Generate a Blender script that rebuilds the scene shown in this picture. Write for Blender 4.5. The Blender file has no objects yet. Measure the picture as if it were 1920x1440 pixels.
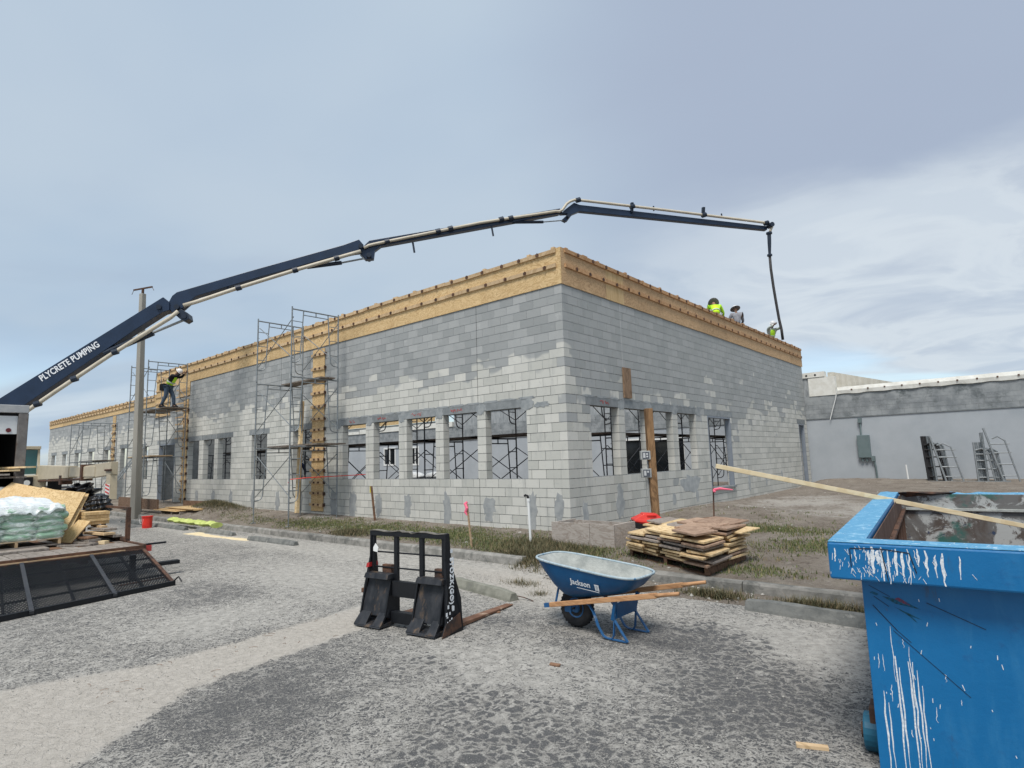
import bpy, math, random
import numpy as np
from mathutils import Vector, Matrix
random.seed(7)
rng = np.random.default_rng(7)
SC = bpy.context.scene
COL = SC.collection
R = math.radians

# ------------------------------------------------------------------ camera
cd = bpy.data.cameras.new('camera')
cam = bpy.data.objects.new('camera', cd)
COL.objects.link(cam)
cd.sensor_width = 36.0
cd.lens = 1105.9277 / 1920 * 36
cd.clip_end = 4000
mw = Matrix(((0.75626, 0.10458, 0.64586, 7.3888), (0.65363, -0.07683, -0.75291, -10.39),
             (-0.02912, 0.99154, -0.12646, 1.8304), (0, 0, 0, 1)))
cam.matrix_world = mw
SC.camera = cam
CAMP = np.array([7.3888, -10.39, 1.8304])

# ------------------------------------------------------------------ view, sun, sky
SC.view_settings.view_transform = 'Standard'
SC.view_settings.look = 'None'
SC.view_settings.gamma = 1
SC.view_settings.use_curve_mapping = False
SC.view_settings.exposure = 1.22
SUN_EL, SUN_AZ = 52, -35          # azimuth of the sun from +Y axis, clockwise seen from above is negative here
sl = bpy.data.lights.new('sun', 'SUN')
sl.energy = 1.5
sl.angle = R(20)
sl.color = (1, .965, .91)
sun = bpy.data.objects.new('sun', sl)
COL.objects.link(sun)
sd = Vector((0.24, -0.58, 1.1)).normalized()      # direction towards the sun
sun.rotation_euler = sd.to_track_quat('Z', 'Y').to_euler()
sun['kind'] = 'helper'


class G:
    """small helper round a node tree"""
    def __init__(s, nt):
        s.nt = nt

    def n(s, t, props=None, **ins):
        nd = s.nt.nodes.new(t)
        for k, v in (props or {}).items():
            setattr(nd, k, v)
        for k, v in ins.items():
            key = int(k[1:]) if k[0] == 'i' and k[1:].isdigit() else k.replace('_', ' ')
            s.put(nd.inputs[key], v)
        return nd

    def put(s, sock, v):
        if isinstance(v, bpy.types.NodeSocket):
            s.nt.links.new(v, sock)
        elif isinstance(v, bpy.types.Node):
            s.nt.links.new(v.outputs[0], sock)
        else:
            if sock.type == 'RGBA' and len(v) == 3:
                v = (*v, 1)
            sock.default_value = v

    def m(s, op, a, b=0.0, c=0.0, clamp=False):
        nd = s.n('ShaderNodeMath', {'operation': op, 'use_clamp': clamp})
        s.put(nd.inputs[0], a); s.put(nd.inputs[1], b)
        if op in ('MULTIPLY_ADD', 'SMOOTH_MIN', 'WRAP', 'COMPARE'):
            s.put(nd.inputs[2], c)
        return nd.outputs[0]

    def mix(s, f, a, b, blend='MIX'):
        nd = s.nt.nodes.new('ShaderNodeMix')
        nd.data_type = 'RGBA'; nd.blend_type = blend
        s.put(nd.inputs[0], f); s.put(nd.inputs[6], a); s.put(nd.inputs[7], b)
        return nd.outputs[2]

    def step(s, v, lo, hi):
        nd = s.n('ShaderNodeMapRange', {'interpolation_type': 'SMOOTHSTEP'})
        s.put(nd.inputs[0], v); s.put(nd.inputs[1], lo); s.put(nd.inputs[2], hi)
        return nd.outputs[0]

    def noise(s, vec, scale, detail=4, rough=.55, dist=0, col=False):
        nd = s.n('ShaderNodeTexNoise', Scale=scale, Detail=detail, Roughness=rough, Distortion=dist)
        if vec is not None:
            s.put(nd.inputs['Vector'], vec)
        return nd.outputs[1 if col else 0]

    def vec(s, x, y, z):
        return s.n('ShaderNodeCombineXYZ', X=x, Y=y, Z=z).outputs[0]

    def vm(s, op, a, b):
        nd = s.n('ShaderNodeVectorMath', {'operation': op})
        s.put(nd.inputs[0], a); s.put(nd.inputs[1], b)
        return nd.outputs[0]


wd = bpy.data.worlds.new('World')
SC.world = wd
wd.use_nodes = True
wn = wd.node_tree
wn.nodes.clear()
g = G(wn)
out = g.n('ShaderNodeOutputWorld')
skyt = g.n('ShaderNodeTexSky', {'sky_type': 'NISHITA', 'sun_disc': False})
skyt.sun_elevation = math.asin(sd.z)
skyt.sun_rotation = math.atan2(sd.x, sd.y)
bg1 = g.n('ShaderNodeBackground', Color=skyt.outputs[0], Strength=.075)
D = g.n('ShaderNodeTexCoord').outputs['Generated']
sx = g.n('ShaderNodeSeparateXYZ', Vector=D)
zc = g.m('MAXIMUM', sx.outputs[2], 0.0)
den = g.m('ADD', zc, .16)
px = g.m('DIVIDE', sx.outputs[0], den); py = g.m('DIVIDE', sx.outputs[1], den)
P2 = g.vec(px, py, 0.0)
# cloud banks run roughly across the view, rising a little to the right
u_ = g.m('ADD', g.m('MULTIPLY', px, .90), g.m('MULTIPLY', py, .43))
v_ = g.m('ADD', g.m('MULTIPLY', px, -.43), g.m('MULTIPLY', py, .90))
big = g.noise(g.vec(g.m('MULTIPLY', u_, .7), g.m('MULTIPLY', v_, .9), 3.7), .8, 4, .5, .25)
mid = g.noise(g.vec(g.m('MULTIPLY', u_, .8), v_, 6.1), 1.3, 6, .5, .35)
fine = g.noise(g.vec(g.m('MULTIPLY', u_, .9), g.m('MULTIPLY', v_, 1.15), 1.3), 1.9, 8, .56, .8)


def around(d, lo, hi):
    nd = g.n('ShaderNodeVectorMath', {'operation': 'DOT_PRODUCT'})
    g.put(nd.inputs[0], D); g.put(nd.inputs[1], Vector(d).normalized())
    w_ = g.m('ADD', nd.outputs['Value'], g.m('MULTIPLY', g.m('SUBTRACT', mid, .5), .11))
    return g.step(w_, lo, hi)


thin = around((-.12, .97, .12), .88, .985)
thin = g.m('MULTIPLY', thin, g.m('SUBTRACT', 1.0, g.step(g.m('ADD', zc, g.m('MULTIPLY', g.m('SUBTRACT', mid, .5), .35)), .30, .42)))           # bank of whiter, thinner cloud low in the north
heavy = around((-.02, .85, .53), .80, .97)          # heavy lavender bank above it
base = g.mix(g.step(zc, .0, .55), (.335, .455, .59), (.385, .475, .585))
base = g.mix(g.m('MULTIPLY', g.m('MULTIPLY', g.step(big, .38, .62), .75), g.m('SUBTRACT', 1.0, heavy)), base, (.45, .53, .615))
base = g.mix(g.m('MULTIPLY', g.step(mid, .50, .68), .35), base, (.325, .40, .51))
base = g.mix(g.m('MULTIPLY', heavy, .8), base, (.325, .38, .49))
wh = g.m('MULTIPLY', thin, g.m('ADD', .35, g.m('MULTIPLY', g.step(fine, .32, .66), .65)))
base = g.mix(wh, base, (.62, .68, .725))
base = g.mix(g.m('MULTIPLY', g.m('MULTIPLY', thin, g.step(fine, .50, .64)), .5), base, (.40, .47, .57))
hb = g.m('MULTIPLY', g.m('SUBTRACT', 1.0, g.step(zc, .06, .22)), g.step(g.noise(g.vec(g.m('MULTIPLY', u_, .30), g.m('MULTIPLY', v_, .8), 9.0), 1.3, 6, .55, .4), .47, .62))
base = g.mix(g.m('MULTIPLY', hb, .6), base, (.58, .66, .72))
cover = g.m('SUBTRACT', 1.0, g.m('MULTIPLY', g.m('MULTIPLY', g.step(g.noise(g.vec(g.m('MULTIPLY', u_, .3), g.m('MULTIPLY', v_, .9), 5.0), 1.0, 5, .5, .3), .48, .60), g.m('SUBTRACT', 1.0, g.step(zc, .10, .20))), .85))
bg2 = g.n('ShaderNodeBackground', Color=base, Strength=.51)
ms = g.n('ShaderNodeMixShader', Fac=cover)
wn.links.new(bg1.outputs[0], ms.inputs[1]); wn.links.new(bg2.outputs[0], ms.inputs[2])
wn.links.new(ms.outputs[0], out.inputs[0])

# ------------------------------------------------------------------ mesh helper
ORG = {}


class MB:
    def __init__(s):
        s.v = []; s.f = []; s.mi = []; s.k = 0

    def add(s, vs, fs):
        b = len(s.v)
        s.v += [tuple(float(c) for c in p) for p in vs]
        s.f += [tuple(i + b for i in q) for q in fs]
        s.mi += [s.k] * len(fs)
        return s

    def hexa(s, p):            # 8 corners, bottom ring then top ring
        return s.add(p, [(3, 2, 1, 0), (4, 5, 6, 7), (0, 1, 5, 4), (1, 2, 6, 5), (2, 3, 7, 6), (3, 0, 4, 7)])

    def box(s, x0, x1, y0, y1, z0, z1):
        return s.hexa([(x0, y0, z0), (x1, y0, z0), (x1, y1, z0), (x0, y1, z0), (x0, y0, z1), (x1, y0, z1), (x1, y1, z1), (x0, y1, z1)])

    def obox(s, c, a, b, d):   # centre and three half vectors
        c, a, b, d = (Vector(q) for q in (c, a, b, d))
        return s.hexa([c - a - b - d, c + a - b - d, c + a + b - d, c - a + b - d, c - a - b + d, c + a - b + d, c + a + b + d, c - a + b + d])

    def beam(s, p0, p1, w, h, up=(0, 0, 1)):
        p0, p1 = Vector(p0), Vector(p1); d = (p1 - p0)
        sd_ = d.cross(Vector(up))
        if sd_.length < 1e-5:
            sd_ = d.cross(Vector((1, 0, 0)))
        sd_.normalize(); u = sd_.cross(d).normalized()
        return s.obox((p0 + p1) / 2, d / 2, sd_ * w / 2, u * h / 2)

    def tube(s, p0, p1, r, n=8, r2=None, cap=True):
        p0, p1 = Vector(p0), Vector(p1); d = (p1 - p0)
        if d.length < 1e-6:
            return s
        d.normalize(); a = d.orthogonal().normalized(); b = d.cross(a)
        r2 = r if r2 is None else r2
        vs = []
        for p, q in ((p0, r), (p1, r2)):
            for i in range(n):
                t = 2 * math.pi * i / n
                vs.append(p + a * (math.cos(t) * q) + b * (math.sin(t) * q))
        fs = [(i, (i + 1) % n, n + (i + 1) % n, n + i) for i in range(n)]
        if cap:
            fs += [tuple(range(n - 1, -1, -1)), tuple(range(n, 2 * n))]
        return s.add(vs, fs)

    def path(s, pts, r, n=8):
        """one swept tube along the points"""
        P = [Vector(p) for p in pts]
        rs = r if isinstance(r, (list, tuple)) else [r] * len(P)
        vs = []; a = None
        for i, p in enumerate(P):
            t = ((P[min(i + 1, len(P) - 1)] - p).normalized() + (p - P[max(i - 1, 0)]).normalized())
            t = t.normalized() if t.length > 1e-6 else Vector((0, 0, 1))
            a = t.orthogonal().normalized() if a is None else (a - t * a.dot(t)).normalized()
            b = t.cross(a)
            for k in range(n):
                q = 2 * math.pi * k / n
                vs.append(p + (a * math.cos(q) + b * math.sin(q)) * rs[i])
        fs = []
        for i in range(len(P) - 1):
            fs += [(i * n + k, i * n + (k + 1) % n, (i + 1) * n + (k + 1) % n, (i + 1) * n + k) for k in range(n)]
        fs += [tuple(range(n - 1, -1, -1)), tuple(range((len(P) - 1) * n, len(P) * n))]
        return s.add(vs, fs)

    def prism(s, poly, off):
        off = Vector(off); n = len(poly); a = [Vector(p) for p in poly]
        return s.add(a + [p + off for p in a], [tuple(range(n - 1, -1, -1)), tuple(range(n, 2 * n))] + [(i, (i + 1) % n, n + (i + 1) % n, n + i) for i in range(n)])

    def loft(s, loops, cap0=True, cap1=True):
        n = len(loops[0]); vs = [p for l in loops for p in l]; fs = []
        for j in range(len(loops) - 1):
            fs += [(j * n + i, j * n + (i + 1) % n, (j + 1) * n + (i + 1) % n, (j + 1) * n + i) for i in range(n)]
        if cap0: fs.append(tuple(range(n - 1, -1, -1)))
        if cap1: fs.append(tuple(range((len(loops) - 1) * n, len(loops) * n)))
        return s.add(vs, fs)

    def lathe(s, c, prof, n=16, axis='z'):
        c = Vector(c); loops = []
        for r, h in prof:
            l = []
            for i in range(n):
                t = 2 * math.pi * i / n; x, y = r * math.cos(t), r * math.sin(t)
                l.append(c + Vector({'z': (x, y, h), 'y': (x, h, y), 'x': (h, x, y)}[axis]))
            loops.append(l)
        return s.loft(loops)

    def quad(s, *p):
        return s.add(p, [tuple(range(len(p)))])

    def build(s, name, mat, parent=None, smooth=False, bevel=0, mods=()):
        o_ = ORG.get(parent.name, Vector((0, 0, 0))) if parent else Vector((0, 0, 0))
        me = bpy.data.meshes.new(name)
        me.from_pydata([(x - o_[0], y - o_[1], z - o_[2]) for x, y, z in s.v], [], s.f)
        mats = mat if isinstance(mat, (list, tuple)) else [mat]
        for m_ in mats:
            me.materials.append(m_)
        if len(mats) > 1:
            me.polygons.foreach_set('material_index', s.mi)
        if smooth:
            me.polygons.foreach_set('use_smooth', [True] * len(me.polygons))
        me.update()
        o = bpy.data.objects.new(name, me)
        COL.objects.link(o)
        if parent:
            o.parent = parent; ORG[o.name] = o_
        if bevel:
            b = o.modifiers.new('bevel', 'BEVEL'); b.width = bevel; b.segments = 2; b.limit_method = 'ANGLE'; b.angle_limit = R(40)
        return o


def tag(o, label=None, cat=None, group=None, kind=None):
    if label: o['label'] = label
    if cat: o['category'] = cat
    if group: o['group'] = group
    if kind: o['kind'] = kind
    return o


def thing(name, label, cat, loc=(0, 0, 0), group=None, world=True):
    """Empty at the base of a thing; world=True: its parts are given in world coordinates"""
    o = bpy.data.objects.new(name, None)
    COL.objects.link(o)
    o.location = loc; o.empty_display_size = .2
    ORG[o.name] = Vector(loc) if world else Vector((0, 0, 0))
    return tag(o, label, cat, group)


def settle(o, loc):
    """gives a top-level mesh its origin at its base"""
    L = Vector(loc)
    o.data.transform(Matrix.Translation(-L)); o.location = L
    return o


def dup(root, loc=None, rotz=None, label=None, group=None):
    r = root.copy(); COL.objects.link(r)
    if loc is not None: r.location = loc
    if rotz is not None: r.rotation_euler = (0, 0, rotz)
    if label: r['label'] = label
    if group: r['group'] = group
    for ch in list(root.children):
        c = ch.copy(); COL.objects.link(c); c.parent = r
        for gc in list(ch.children):
            d = gc.copy(); COL.objects.link(d); d.parent = c
    return r


def text(name, s, size, mat, parent, mtx, ext=.0015, bold=0.0, track=1.0):
    cu = bpy.data.curves.new(name, 'FONT')
    cu.body = s; cu.size = size; cu.extrude = ext; cu.offset = bold; cu.resolution_u = 3
    cu.align_x = 'LEFT'; cu.align_y = 'BOTTOM'; cu.space_character = track
    t = bpy.data.objects.new(name, cu)
    me = bpy.data.meshes.new_from_object(t)
    bpy.data.objects.remove(t)
    me.materials.clear(); me.materials.append(mat)
    o_ = ORG.get(parent.name, Vector((0, 0, 0)))
    me.transform(Matrix.Translation(-o_) @ mtx)
    o = bpy.data.objects.new(name, me)
    COL.objects.link(o); o.parent = parent; ORG[o.name] = o_
    return o


def frame_mtx(origin, xdir, ydir):
    x = Vector(xdir).normalized(); y = Vector(ydir); y = (y - x * y.dot(x)).normalized(); z = x.cross(y)
    m_ = Matrix((x, y, z)).transposed().to_4x4(); m_.translation = Vector(origin)
    return m_


# ------------------------------------------------------------------ materials
def newmat(name):
    m_ = bpy.data.materials.new(name); m_.use_nodes = True
    nt = m_.node_tree
    return m_, G(nt), nt.nodes['Principled BSDF']


def wear(name, a, b, scale=6, rough=.7, c=None, cthr=(.58, .7), bump=.15, bscale=40, metal=0, rnd=.12, stretch=(1, 1, 1), detail=5, spec=.35):
    """two-tone material mottled by noise, with optional patches of a third colour, and a small random shift per object"""
    m_, g, bs = newmat(name)
    tc = g.n('ShaderNodeTexCoord').outputs['Object']
    oi = g.n('ShaderNodeObjectInfo').outputs['Random']
    v = g.vm('MULTIPLY', tc, stretch)
    v = g.vm('ADD', v, g.vec(g.m('MULTIPLY', oi, 17.0), g.m('MULTIPLY', oi, 5.0), 0.0))
    n1 = g.noise(v, scale, detail, .6)
    col = g.mix(g.step(n1, .3, .7), a, b)
    if c:
        n2 = g.noise(g.vm('ADD', v, (9, 3, 5)), scale * .7, 8, .68)
        col = g.mix(g.step(n2, *cthr), col, c)
    if rnd:
        col = g.mix(1.0, col, g.n('ShaderNodeCombineColor', Red=g.m('ADD', 1 - rnd, g.m('MULTIPLY', oi, 2 * rnd)), Green=g.m('ADD', 1 - rnd, g.m('MULTIPLY', oi, 2 * rnd)), Blue=g.m('ADD', 1 - rnd, g.m('MULTIPLY', oi, 2 * rnd))).outputs[0], 'MULTIPLY')
    g.put(bs.inputs['Base Color'], col)
    bs.inputs['Roughness'].default_value = rough
    bs.inputs['Metallic'].default_value = metal
    bs.inputs['Specular IOR Level'].default_value = spec
    if bump:
        bp = g.n('ShaderNodeBump', Strength=bump, Distance=.01, Height=g.noise(v, bscale, 4, .6))
        g.put(bs.inputs['Normal'], bp.outputs[0])
    return m_


SZ, H, B = 1.38, .2032, .4064


def block_mat(name, wall):
    m_, g, bs = newmat(name)
    pos = g.n('ShaderNodeNewGeometry').outputs['Position']
    s_ = g.n('ShaderNodeSeparateXYZ', Vector=pos)
    X, Y, Z = s_.outputs
    s = g.m('MULTIPLY', X, -1.0) if wall == 'S' else Y
    r = g.m('FLOOR', g.m('DIVIDE', g.m('SUBTRACT', Z, SZ), H))
    odd = g.m('FLOORED_MODULO', r, 2.0)
    half = g.m('MULTIPLY', g.m('SUBTRACT', 1.0, odd) if wall == 'S' else odd, .5)
    c = g.m('FLOOR', g.m('ADD', g.m('DIVIDE', s, B), half))
    w = g.n('ShaderNodeTexWhiteNoise', {'noise_dimensions': '3D'}, Vector=g.vec(c, r, 3.3 if wall == 'S' else 8.1))
    tone = w.outputs[0]
    w2 = g.n('ShaderNodeTexWhiteNoise', {'noise_dimensions': '3D'}, Vector=g.vec(r, c, 1.7)).outputs[0]
    lf = g.noise(pos, .55, 3, .5, .6)
    if wall == 'S':
        lim = g.m('ADD', 4.02, g.m('MULTIPLY', g.m('SUBTRACT', lf, .5), 1.3))
        k = g.m('ADD', g.m('SUBTRACT', Z, lim), g.m('MULTIPLY', g.m('SUBTRACT', w2, .5), .55))
        k = g.step(k, -.05, .05)
    elif wall == 'E':
        lim = g.m('ADD', 4.1, g.m('MULTIPLY', g.m('SUBTRACT', lf, .58), 6.0))
        mids = g.m('SUBTRACT', 1.0, g.m('ABSOLUTE', g.m('DIVIDE', g.m('SUBTRACT', Y, 6.0), 6.5)))
        lim = g.m('SUBTRACT', lim, g.m('MULTIPLY', g.m('MAXIMUM', mids, 0.0), 1.1))
        k = g.m('ADD', g.m('SUBTRACT', Z, lim), g.m('MULTIPLY', g.m('SUBTRACT', w2, .5), 1.5))
        k = g.step(k, -.1, .1)
    else:
        k = g.step(lf, .3, .6)
    up = g.mix(tone, (.33, .34, .332) if wall == 'E' else (.29, .30, .298), (.395, .40, .393))
    lo = g.mix(tone, (.485, .48, .44), (.62, .605, .555))
    col = g.mix(k, lo, up)
    streak = g.noise(g.vm('MULTIPLY', pos, (2.2, 2.2, .55)), 2.0, 6, .65)
    col = g.mix(g.m('MULTIPLY', g.step(streak, .50, .72), .28), col, (.235, .25, .255))
    sm = g.noise(pos, 7.5, 6, .7)
    col = g.mix(g.m('MULTIPLY', g.step(sm, .56, .74), .40), col, (.28, .29, .29))
    eff = g.noise(g.vm('ADD', pos, (4, 4, 4)), 2.3, 7, .7)
    col = g.mix(g.m('MULTIPLY', g.step(eff, .60, .75), .28), col, (.62, .62, .60))
    sp = g.noise(pos, 95, 3, .7)
    col = g.mix(g.m('MULTIPLY', g.m('SUBTRACT', sp, .5), .9), col, (.75, .75, .73), 'OVERLAY')
    g.put(bs.inputs['Base Color'], col)
    bs.inputs['Roughness'].default_value = .92
    bs.inputs['Specular IOR Level'].default_value = .2
    hgt = g.m('ADD', g.noise(pos, 60, 5, .7), g.m('MULTIPLY', g.noise(pos, 9, 4, .6), .7))
    bp = g.n('ShaderNodeBump', Strength=.55, Distance=.006, Height=hgt)
    g.put(bs.inputs['Normal'], bp.outputs[0])
    return m_


def mortar_mat():
    m_, g, bs = newmat('mortar')
    pos = g.n('ShaderNodeNewGeometry').outputs['Position']
    Z = g.n('ShaderNodeSeparateXYZ', Vector=pos).outputs[2]
    k = g.step(g.m('ADD', Z, g.m('MULTIPLY', g.m('SUBTRACT', g.noise(pos, .55, 3, .5), .5), 3.0)), 3.7, 4.3)
    col = g.mix(k, (.115, .12, .12), (.36, .375, .385))
    col = g.mix(g.step(g.noise(pos, 14, 4, .6), .4, .7), col, (.30, .31, .31))
    g.put(bs.inputs['Base Color'], col)
    bs.inputs['Roughness'].default_value = .95
    return m_


def ground_mat():
    """cracked asphalt with chalky dust; attribute 'dust' says how much sand lies on it"""
    m_, g, bs = newmat('asphalt')
    pos = g.n('ShaderNodeNewGeometry').outputs['Position']
    at = g.n('ShaderNodeAttribute', {'attribute_name': 'dust'}).outputs['Fac']
    sandy = g.n('ShaderNodeAttribute', {'attribute_name': 'sandy'}).outputs['Fac']
    gat = g.n('ShaderNodeAttribute', {'attribute_name': 'gator'}).outputs['Fac']
    wob = g.noise(pos, 5.0, 5, .65, 0, True)
    pw = g.vm('ADD', pos, g.vm('MULTIPLY', g.vm('SUBTRACT', wob, (.5, .5, .5)), (.30, .30, .0)))
    vor = g.n('ShaderNodeTexVoronoi', {'feature': 'DISTANCE_TO_EDGE'}, Scale=11.0, Vector=pw).outputs['Distance']
    vor2 = g.n('ShaderNodeTexVoronoi', {'feature': 'DISTANCE_TO_EDGE'}, Scale=27.0, Vector=pw).outputs['Distance']
    f1 = g.noise(pos, 90, 4, .85)
    f2 = g.noise(pos, 34, 6, .85)
    f3 = g.noise(pos, 5.0, 5, .65, .3)
    blot = g.noise(pos, .9, 5, .6, .4)
    amount = g.m('ADD', at, g.m('MULTIPLY', g.m('SUBTRACT', blot, .5), .40))
    amount = g.m('ADD', amount, g.m('MULTIPLY', g.m('SUBTRACT', f3, .5), .50))
    crack = g.m('SUBTRACT', 1.0, g.step(vor, .03, .12))
    gm = g.step(g.m('ADD', gat, g.m('MULTIPLY', g.m('SUBTRACT', f3, .5), .9)), .3, .6)
    e1 = g.m('ADD', g.m('MULTIPLY', g.m('SUBTRACT', f1, .5), .75), g.m('MULTIPLY', g.m('SUBTRACT', f2, .5), .55))
    fineL = g.m('ADD', g.m('SUBTRACT', g.m('ADD', g.m('MULTIPLY', amount, .72), -.03), vor2), e1)
    cellL = g.m('ADD', g.m('SUBTRACT', g.m('ADD', g.m('MULTIPLY', amount, .42), -.035), vor), g.m('MULTIPLY', e1, .75))
    lev = g.m('ADD', g.m('MULTIPLY', fineL, g.m('SUBTRACT', 1.0, gm)), g.m('MULTIPLY', cellL, gm))
    dust = g.step(lev, -.10, .11)
    dark = g.mix(g.step(f2, .3, .7), (.066, .067, .070), (.128, .125, .122))
    lt = g.mix(g.step(g.noise(pos, 9, 5, .7), .3, .7), (.285, .27, .245), (.47, .445, .405))
    sand = g.mix(g.step(g.noise(pos, 14, 6, .7), .3, .7), (.37, .335, .29), (.50, .455, .40))
    lt = g.mix(sandy, lt, sand)
    col = g.mix(dust, dark, lt)
    col = g.mix(g.m('MULTIPLY', g.step(g.noise(pos, 140, 2, .6), .58, .70), .45), col, (.70, .67, .62))
    col = g.mix(g.m('MULTIPLY', g.step(g.noise(g.vm('ADD', pos, (7, 3, 1)), 75, 4, .8), .56, .68), .55), col, (.10, .10, .10))
    g.put(bs.inputs['Base Color'], col)
    bs.inputs['Roughness'].default_value = .93
    bs.inputs['Specular IOR Level'].default_value = .25
    h_ = g.m('ADD', g.m('MULTIPLY', f1, .5), g.m('ADD', f2, g.m('MULTIPLY', dust, .3)))
    h_ = g.m('SUBTRACT', h_, g.m('MULTIPLY', crack, .5))
    bp = g.n('ShaderNodeBump', Strength=.8, Distance=.012, Height=h_)
    g.put(bs.inputs['Normal'], bp.outputs[0])
    return m_


def dirt_mat():
    m_, g, bs = newmat('dirt')
    pos = g.n('ShaderNodeNewGeometry').outputs['Position']
    gr = g.n('ShaderNodeAttribute', {'attribute_name': 'green'}).outputs['Fac']
    pale = g.n('ShaderNodeAttribute', {'attribute_name': 'pale'}).outputs['Fac']
    n1 = g.noise(pos, 1.7, 6, .65, .5); n2 = g.noise(pos, 11, 6, .72); n3 = g.noise(pos, 55, 4, .7)
    col = g.mix(g.step(n1, .3, .7), (.17, .135, .105), (.33, .29, .24))
    col = g.mix(g.step(n2, .35, .7), col, (.275, .235, .20))
    col = g.mix(g.m('MULTIPLY', g.step(g.m('ADD', pale, g.m('MULTIPLY', g.m('SUBTRACT', n2, .5), .9)), .35, .75), .9), col, (.48, .445, .40))
    col = g.mix(g.m('MULTIPLY', g.step(g.m('ADD', gr, g.m('MULTIPLY', g.m('SUBTRACT', n2, .5), 1.1)), .35, .85), .75), col, (.105, .12, .045))
    n4 = g.noise(pos, 3.6, 7, .7, .8)
    col = g.mix(g.m('MULTIPLY', g.step(n4, .54, .66), .65), col, (.125, .10, .085))
    col = g.mix(g.m('MULTIPLY', g.step(g.noise(g.vm('ADD', pos, (5, 5, 5)), 4.5, 8, .75, .4), .56, .66), .55), col, (.40, .365, .325))
    col = g.mix(g.step(n3, .52, .72), col, (.36, .325, .28))
    col = g.mix(g.m('MULTIPLY', g.step(g.noise(g.vm('ADD', pos, (2, 9, 5)), 48, 4, .8), .56, .68), .7), col, (.09, .075, .065))
    g.put(bs.inputs['Base Color'], col)
    bs.inputs['Roughness'].default_value = .97
    bs.inputs['Specular IOR Level'].default_value = .1
    bp = g.n('ShaderNodeBump', Strength=1.0, Distance=.07, Height=g.m('ADD', g.m('ADD', n2, g.m('MULTIPLY', n3, .45)), g.m('MULTIPLY', n4, .8)))
    g.put(bs.inputs['Normal'], bp.outputs[0])
    return m_


def wood_mat(name, a, b, dark, scale=3.0, stretch=(1, 1, 1), swirl=2.5, rough=.75):
    """plywood / lumber: broad swirling grain"""
    m_, g, bs = newmat(name)
    tc = g.n('ShaderNodeTexCoord').outputs['Object']
    oi = g.n('ShaderNodeObjectInfo').outputs['Random']
    v = g.vm('ADD', g.vm('MULTIPLY', tc, stretch), g.vec(g.m('MULTIPLY', oi, 31.0), g.m('MULTIPLY', oi, 13.0), g.m('MULTIPLY', oi, 7.0)))
    n1 = g.noise(v, scale, 3, .55, swirl)
    n2 = g.noise(v, scale * 5, 5, .65, swirl * .4)
    bands = g.m('SINE', g.m('MULTIPLY', n1, 42.0))
    col = g.mix(g.step(n2, .25, .75), a, b)
    col = g.mix(g.m('MULTIPLY', g.step(bands, .1, 1.0), .55), col, dark)
    col = g.mix(g.m('MULTIPLY', g.step(g.noise(v, scale * 1.3, 5, .6), .60, .72), .35), col, dark)
    f = g.m('ADD', .86, g.m('MULTIPLY', oi, .26))
    col = g.mix(1.0, col, g.n('ShaderNodeCombineColor', Red=f, Green=f, Blue=f).outputs[0], 'MULTIPLY')
    g.put(bs.inputs['Base Color'], col)
    bs.inputs['Roughness'].default_value = rough
    bs.inputs['Specular IOR Level'].default_value = .25
    bp = g.n('ShaderNodeBump', Strength=.25, Distance=.004, Height=n2)
    g.put(bs.inputs['Normal'], bp.outputs[0])
    return m_


def flat(name, col, rough=.6, metal=0, spec=.4):
    m_, g, bs = newmat(name)
    g.put(bs.inputs['Base Color'], col)
    bs.inputs['Roughness'].default_value = rough; bs.inputs['Metallic'].default_value = metal
    bs.inputs['Specular IOR Level'].default_value = spec
    return m_


MB_S = block_mat('concrete_block_south', 'S'); MB_E = block_mat('concrete_block_east', 'E'); MB_D = block_mat('old_block', 'D')
MORT = mortar_mat(); ASPH = ground_mat(); DIRT = dirt_mat()
PLY = wood_mat('plywood', (.56, .385, .185), (.70, .51, .28), (.36, .21, .085), 1.0, (1, 1, 2.2), 4.5)
PLYE = wood_mat('plywood_shaded', (.47, .305, .165), (.60, .405, .23), (.29, .165, .08), 1.0, (1, 1, 2.2), 4.5)  # darker copy of the plywood, right facade's shade put into its colour
PLYP = wood_mat('plywood_pale', (.60, .41, .20), (.68, .49, .27), (.47, .29, .12), 2.0, (4, 4, .4), .6)
LUM = wood_mat('lumber', (.54, .38, .22), (.63, .46, .28), (.40, .26, .13), 2.0, (1, 1, 1), 1.2)
LUMB = wood_mat('lumber_bright', (.70, .53, .30), (.78, .62, .40), (.55, .38, .18), 2.0, (1, 1, 1), .8)
LUMBB = wood_mat('lumber_new', (.74, .60, .38), (.80, .67, .45), (.66, .50, .28), 2.0, (1, 1, 1), .5)
LUMG = wood_mat('lumber_weathered', (.21, .18, .155), (.34, .30, .265), (.13, .11, .09), 3.0, (1, 1, 1), 1.0, .85)
LUMR = wood_mat('lumber_red_brown', (.155, .085, .05), (.25, .145, .09), (.08, .045, .03), 3.0, (1, 1, 1), 1.0, .85)
POSTW = wood_mat('treated_post', (.20, .115, .055), (.31, .185, .095), (.085, .045, .022), 2.4, (1, 1, .35), 1.6)
CONC = wear('precast_concrete', (.20, .215, .22), (.28, .295, .30), 5, .9, (.43, .43, .41), (.6, .75), .3, 50)
SMEAR = wear('mortar_smear', (.27, .29, .30), (.38, .395, .395), 7, .95, None, bump=.5, bscale=30)
DSMEAR = wear('grout_patch', (.31, .325, .33), (.42, .43, .425), 6, .95, None, bump=.5, bscale=30)
KERB = wear('kerb_concrete', (.17, .165, .15), (.30, .285, .26), 5, .95, (.12, .12, .11), (.50, .66), .7, 35)
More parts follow.
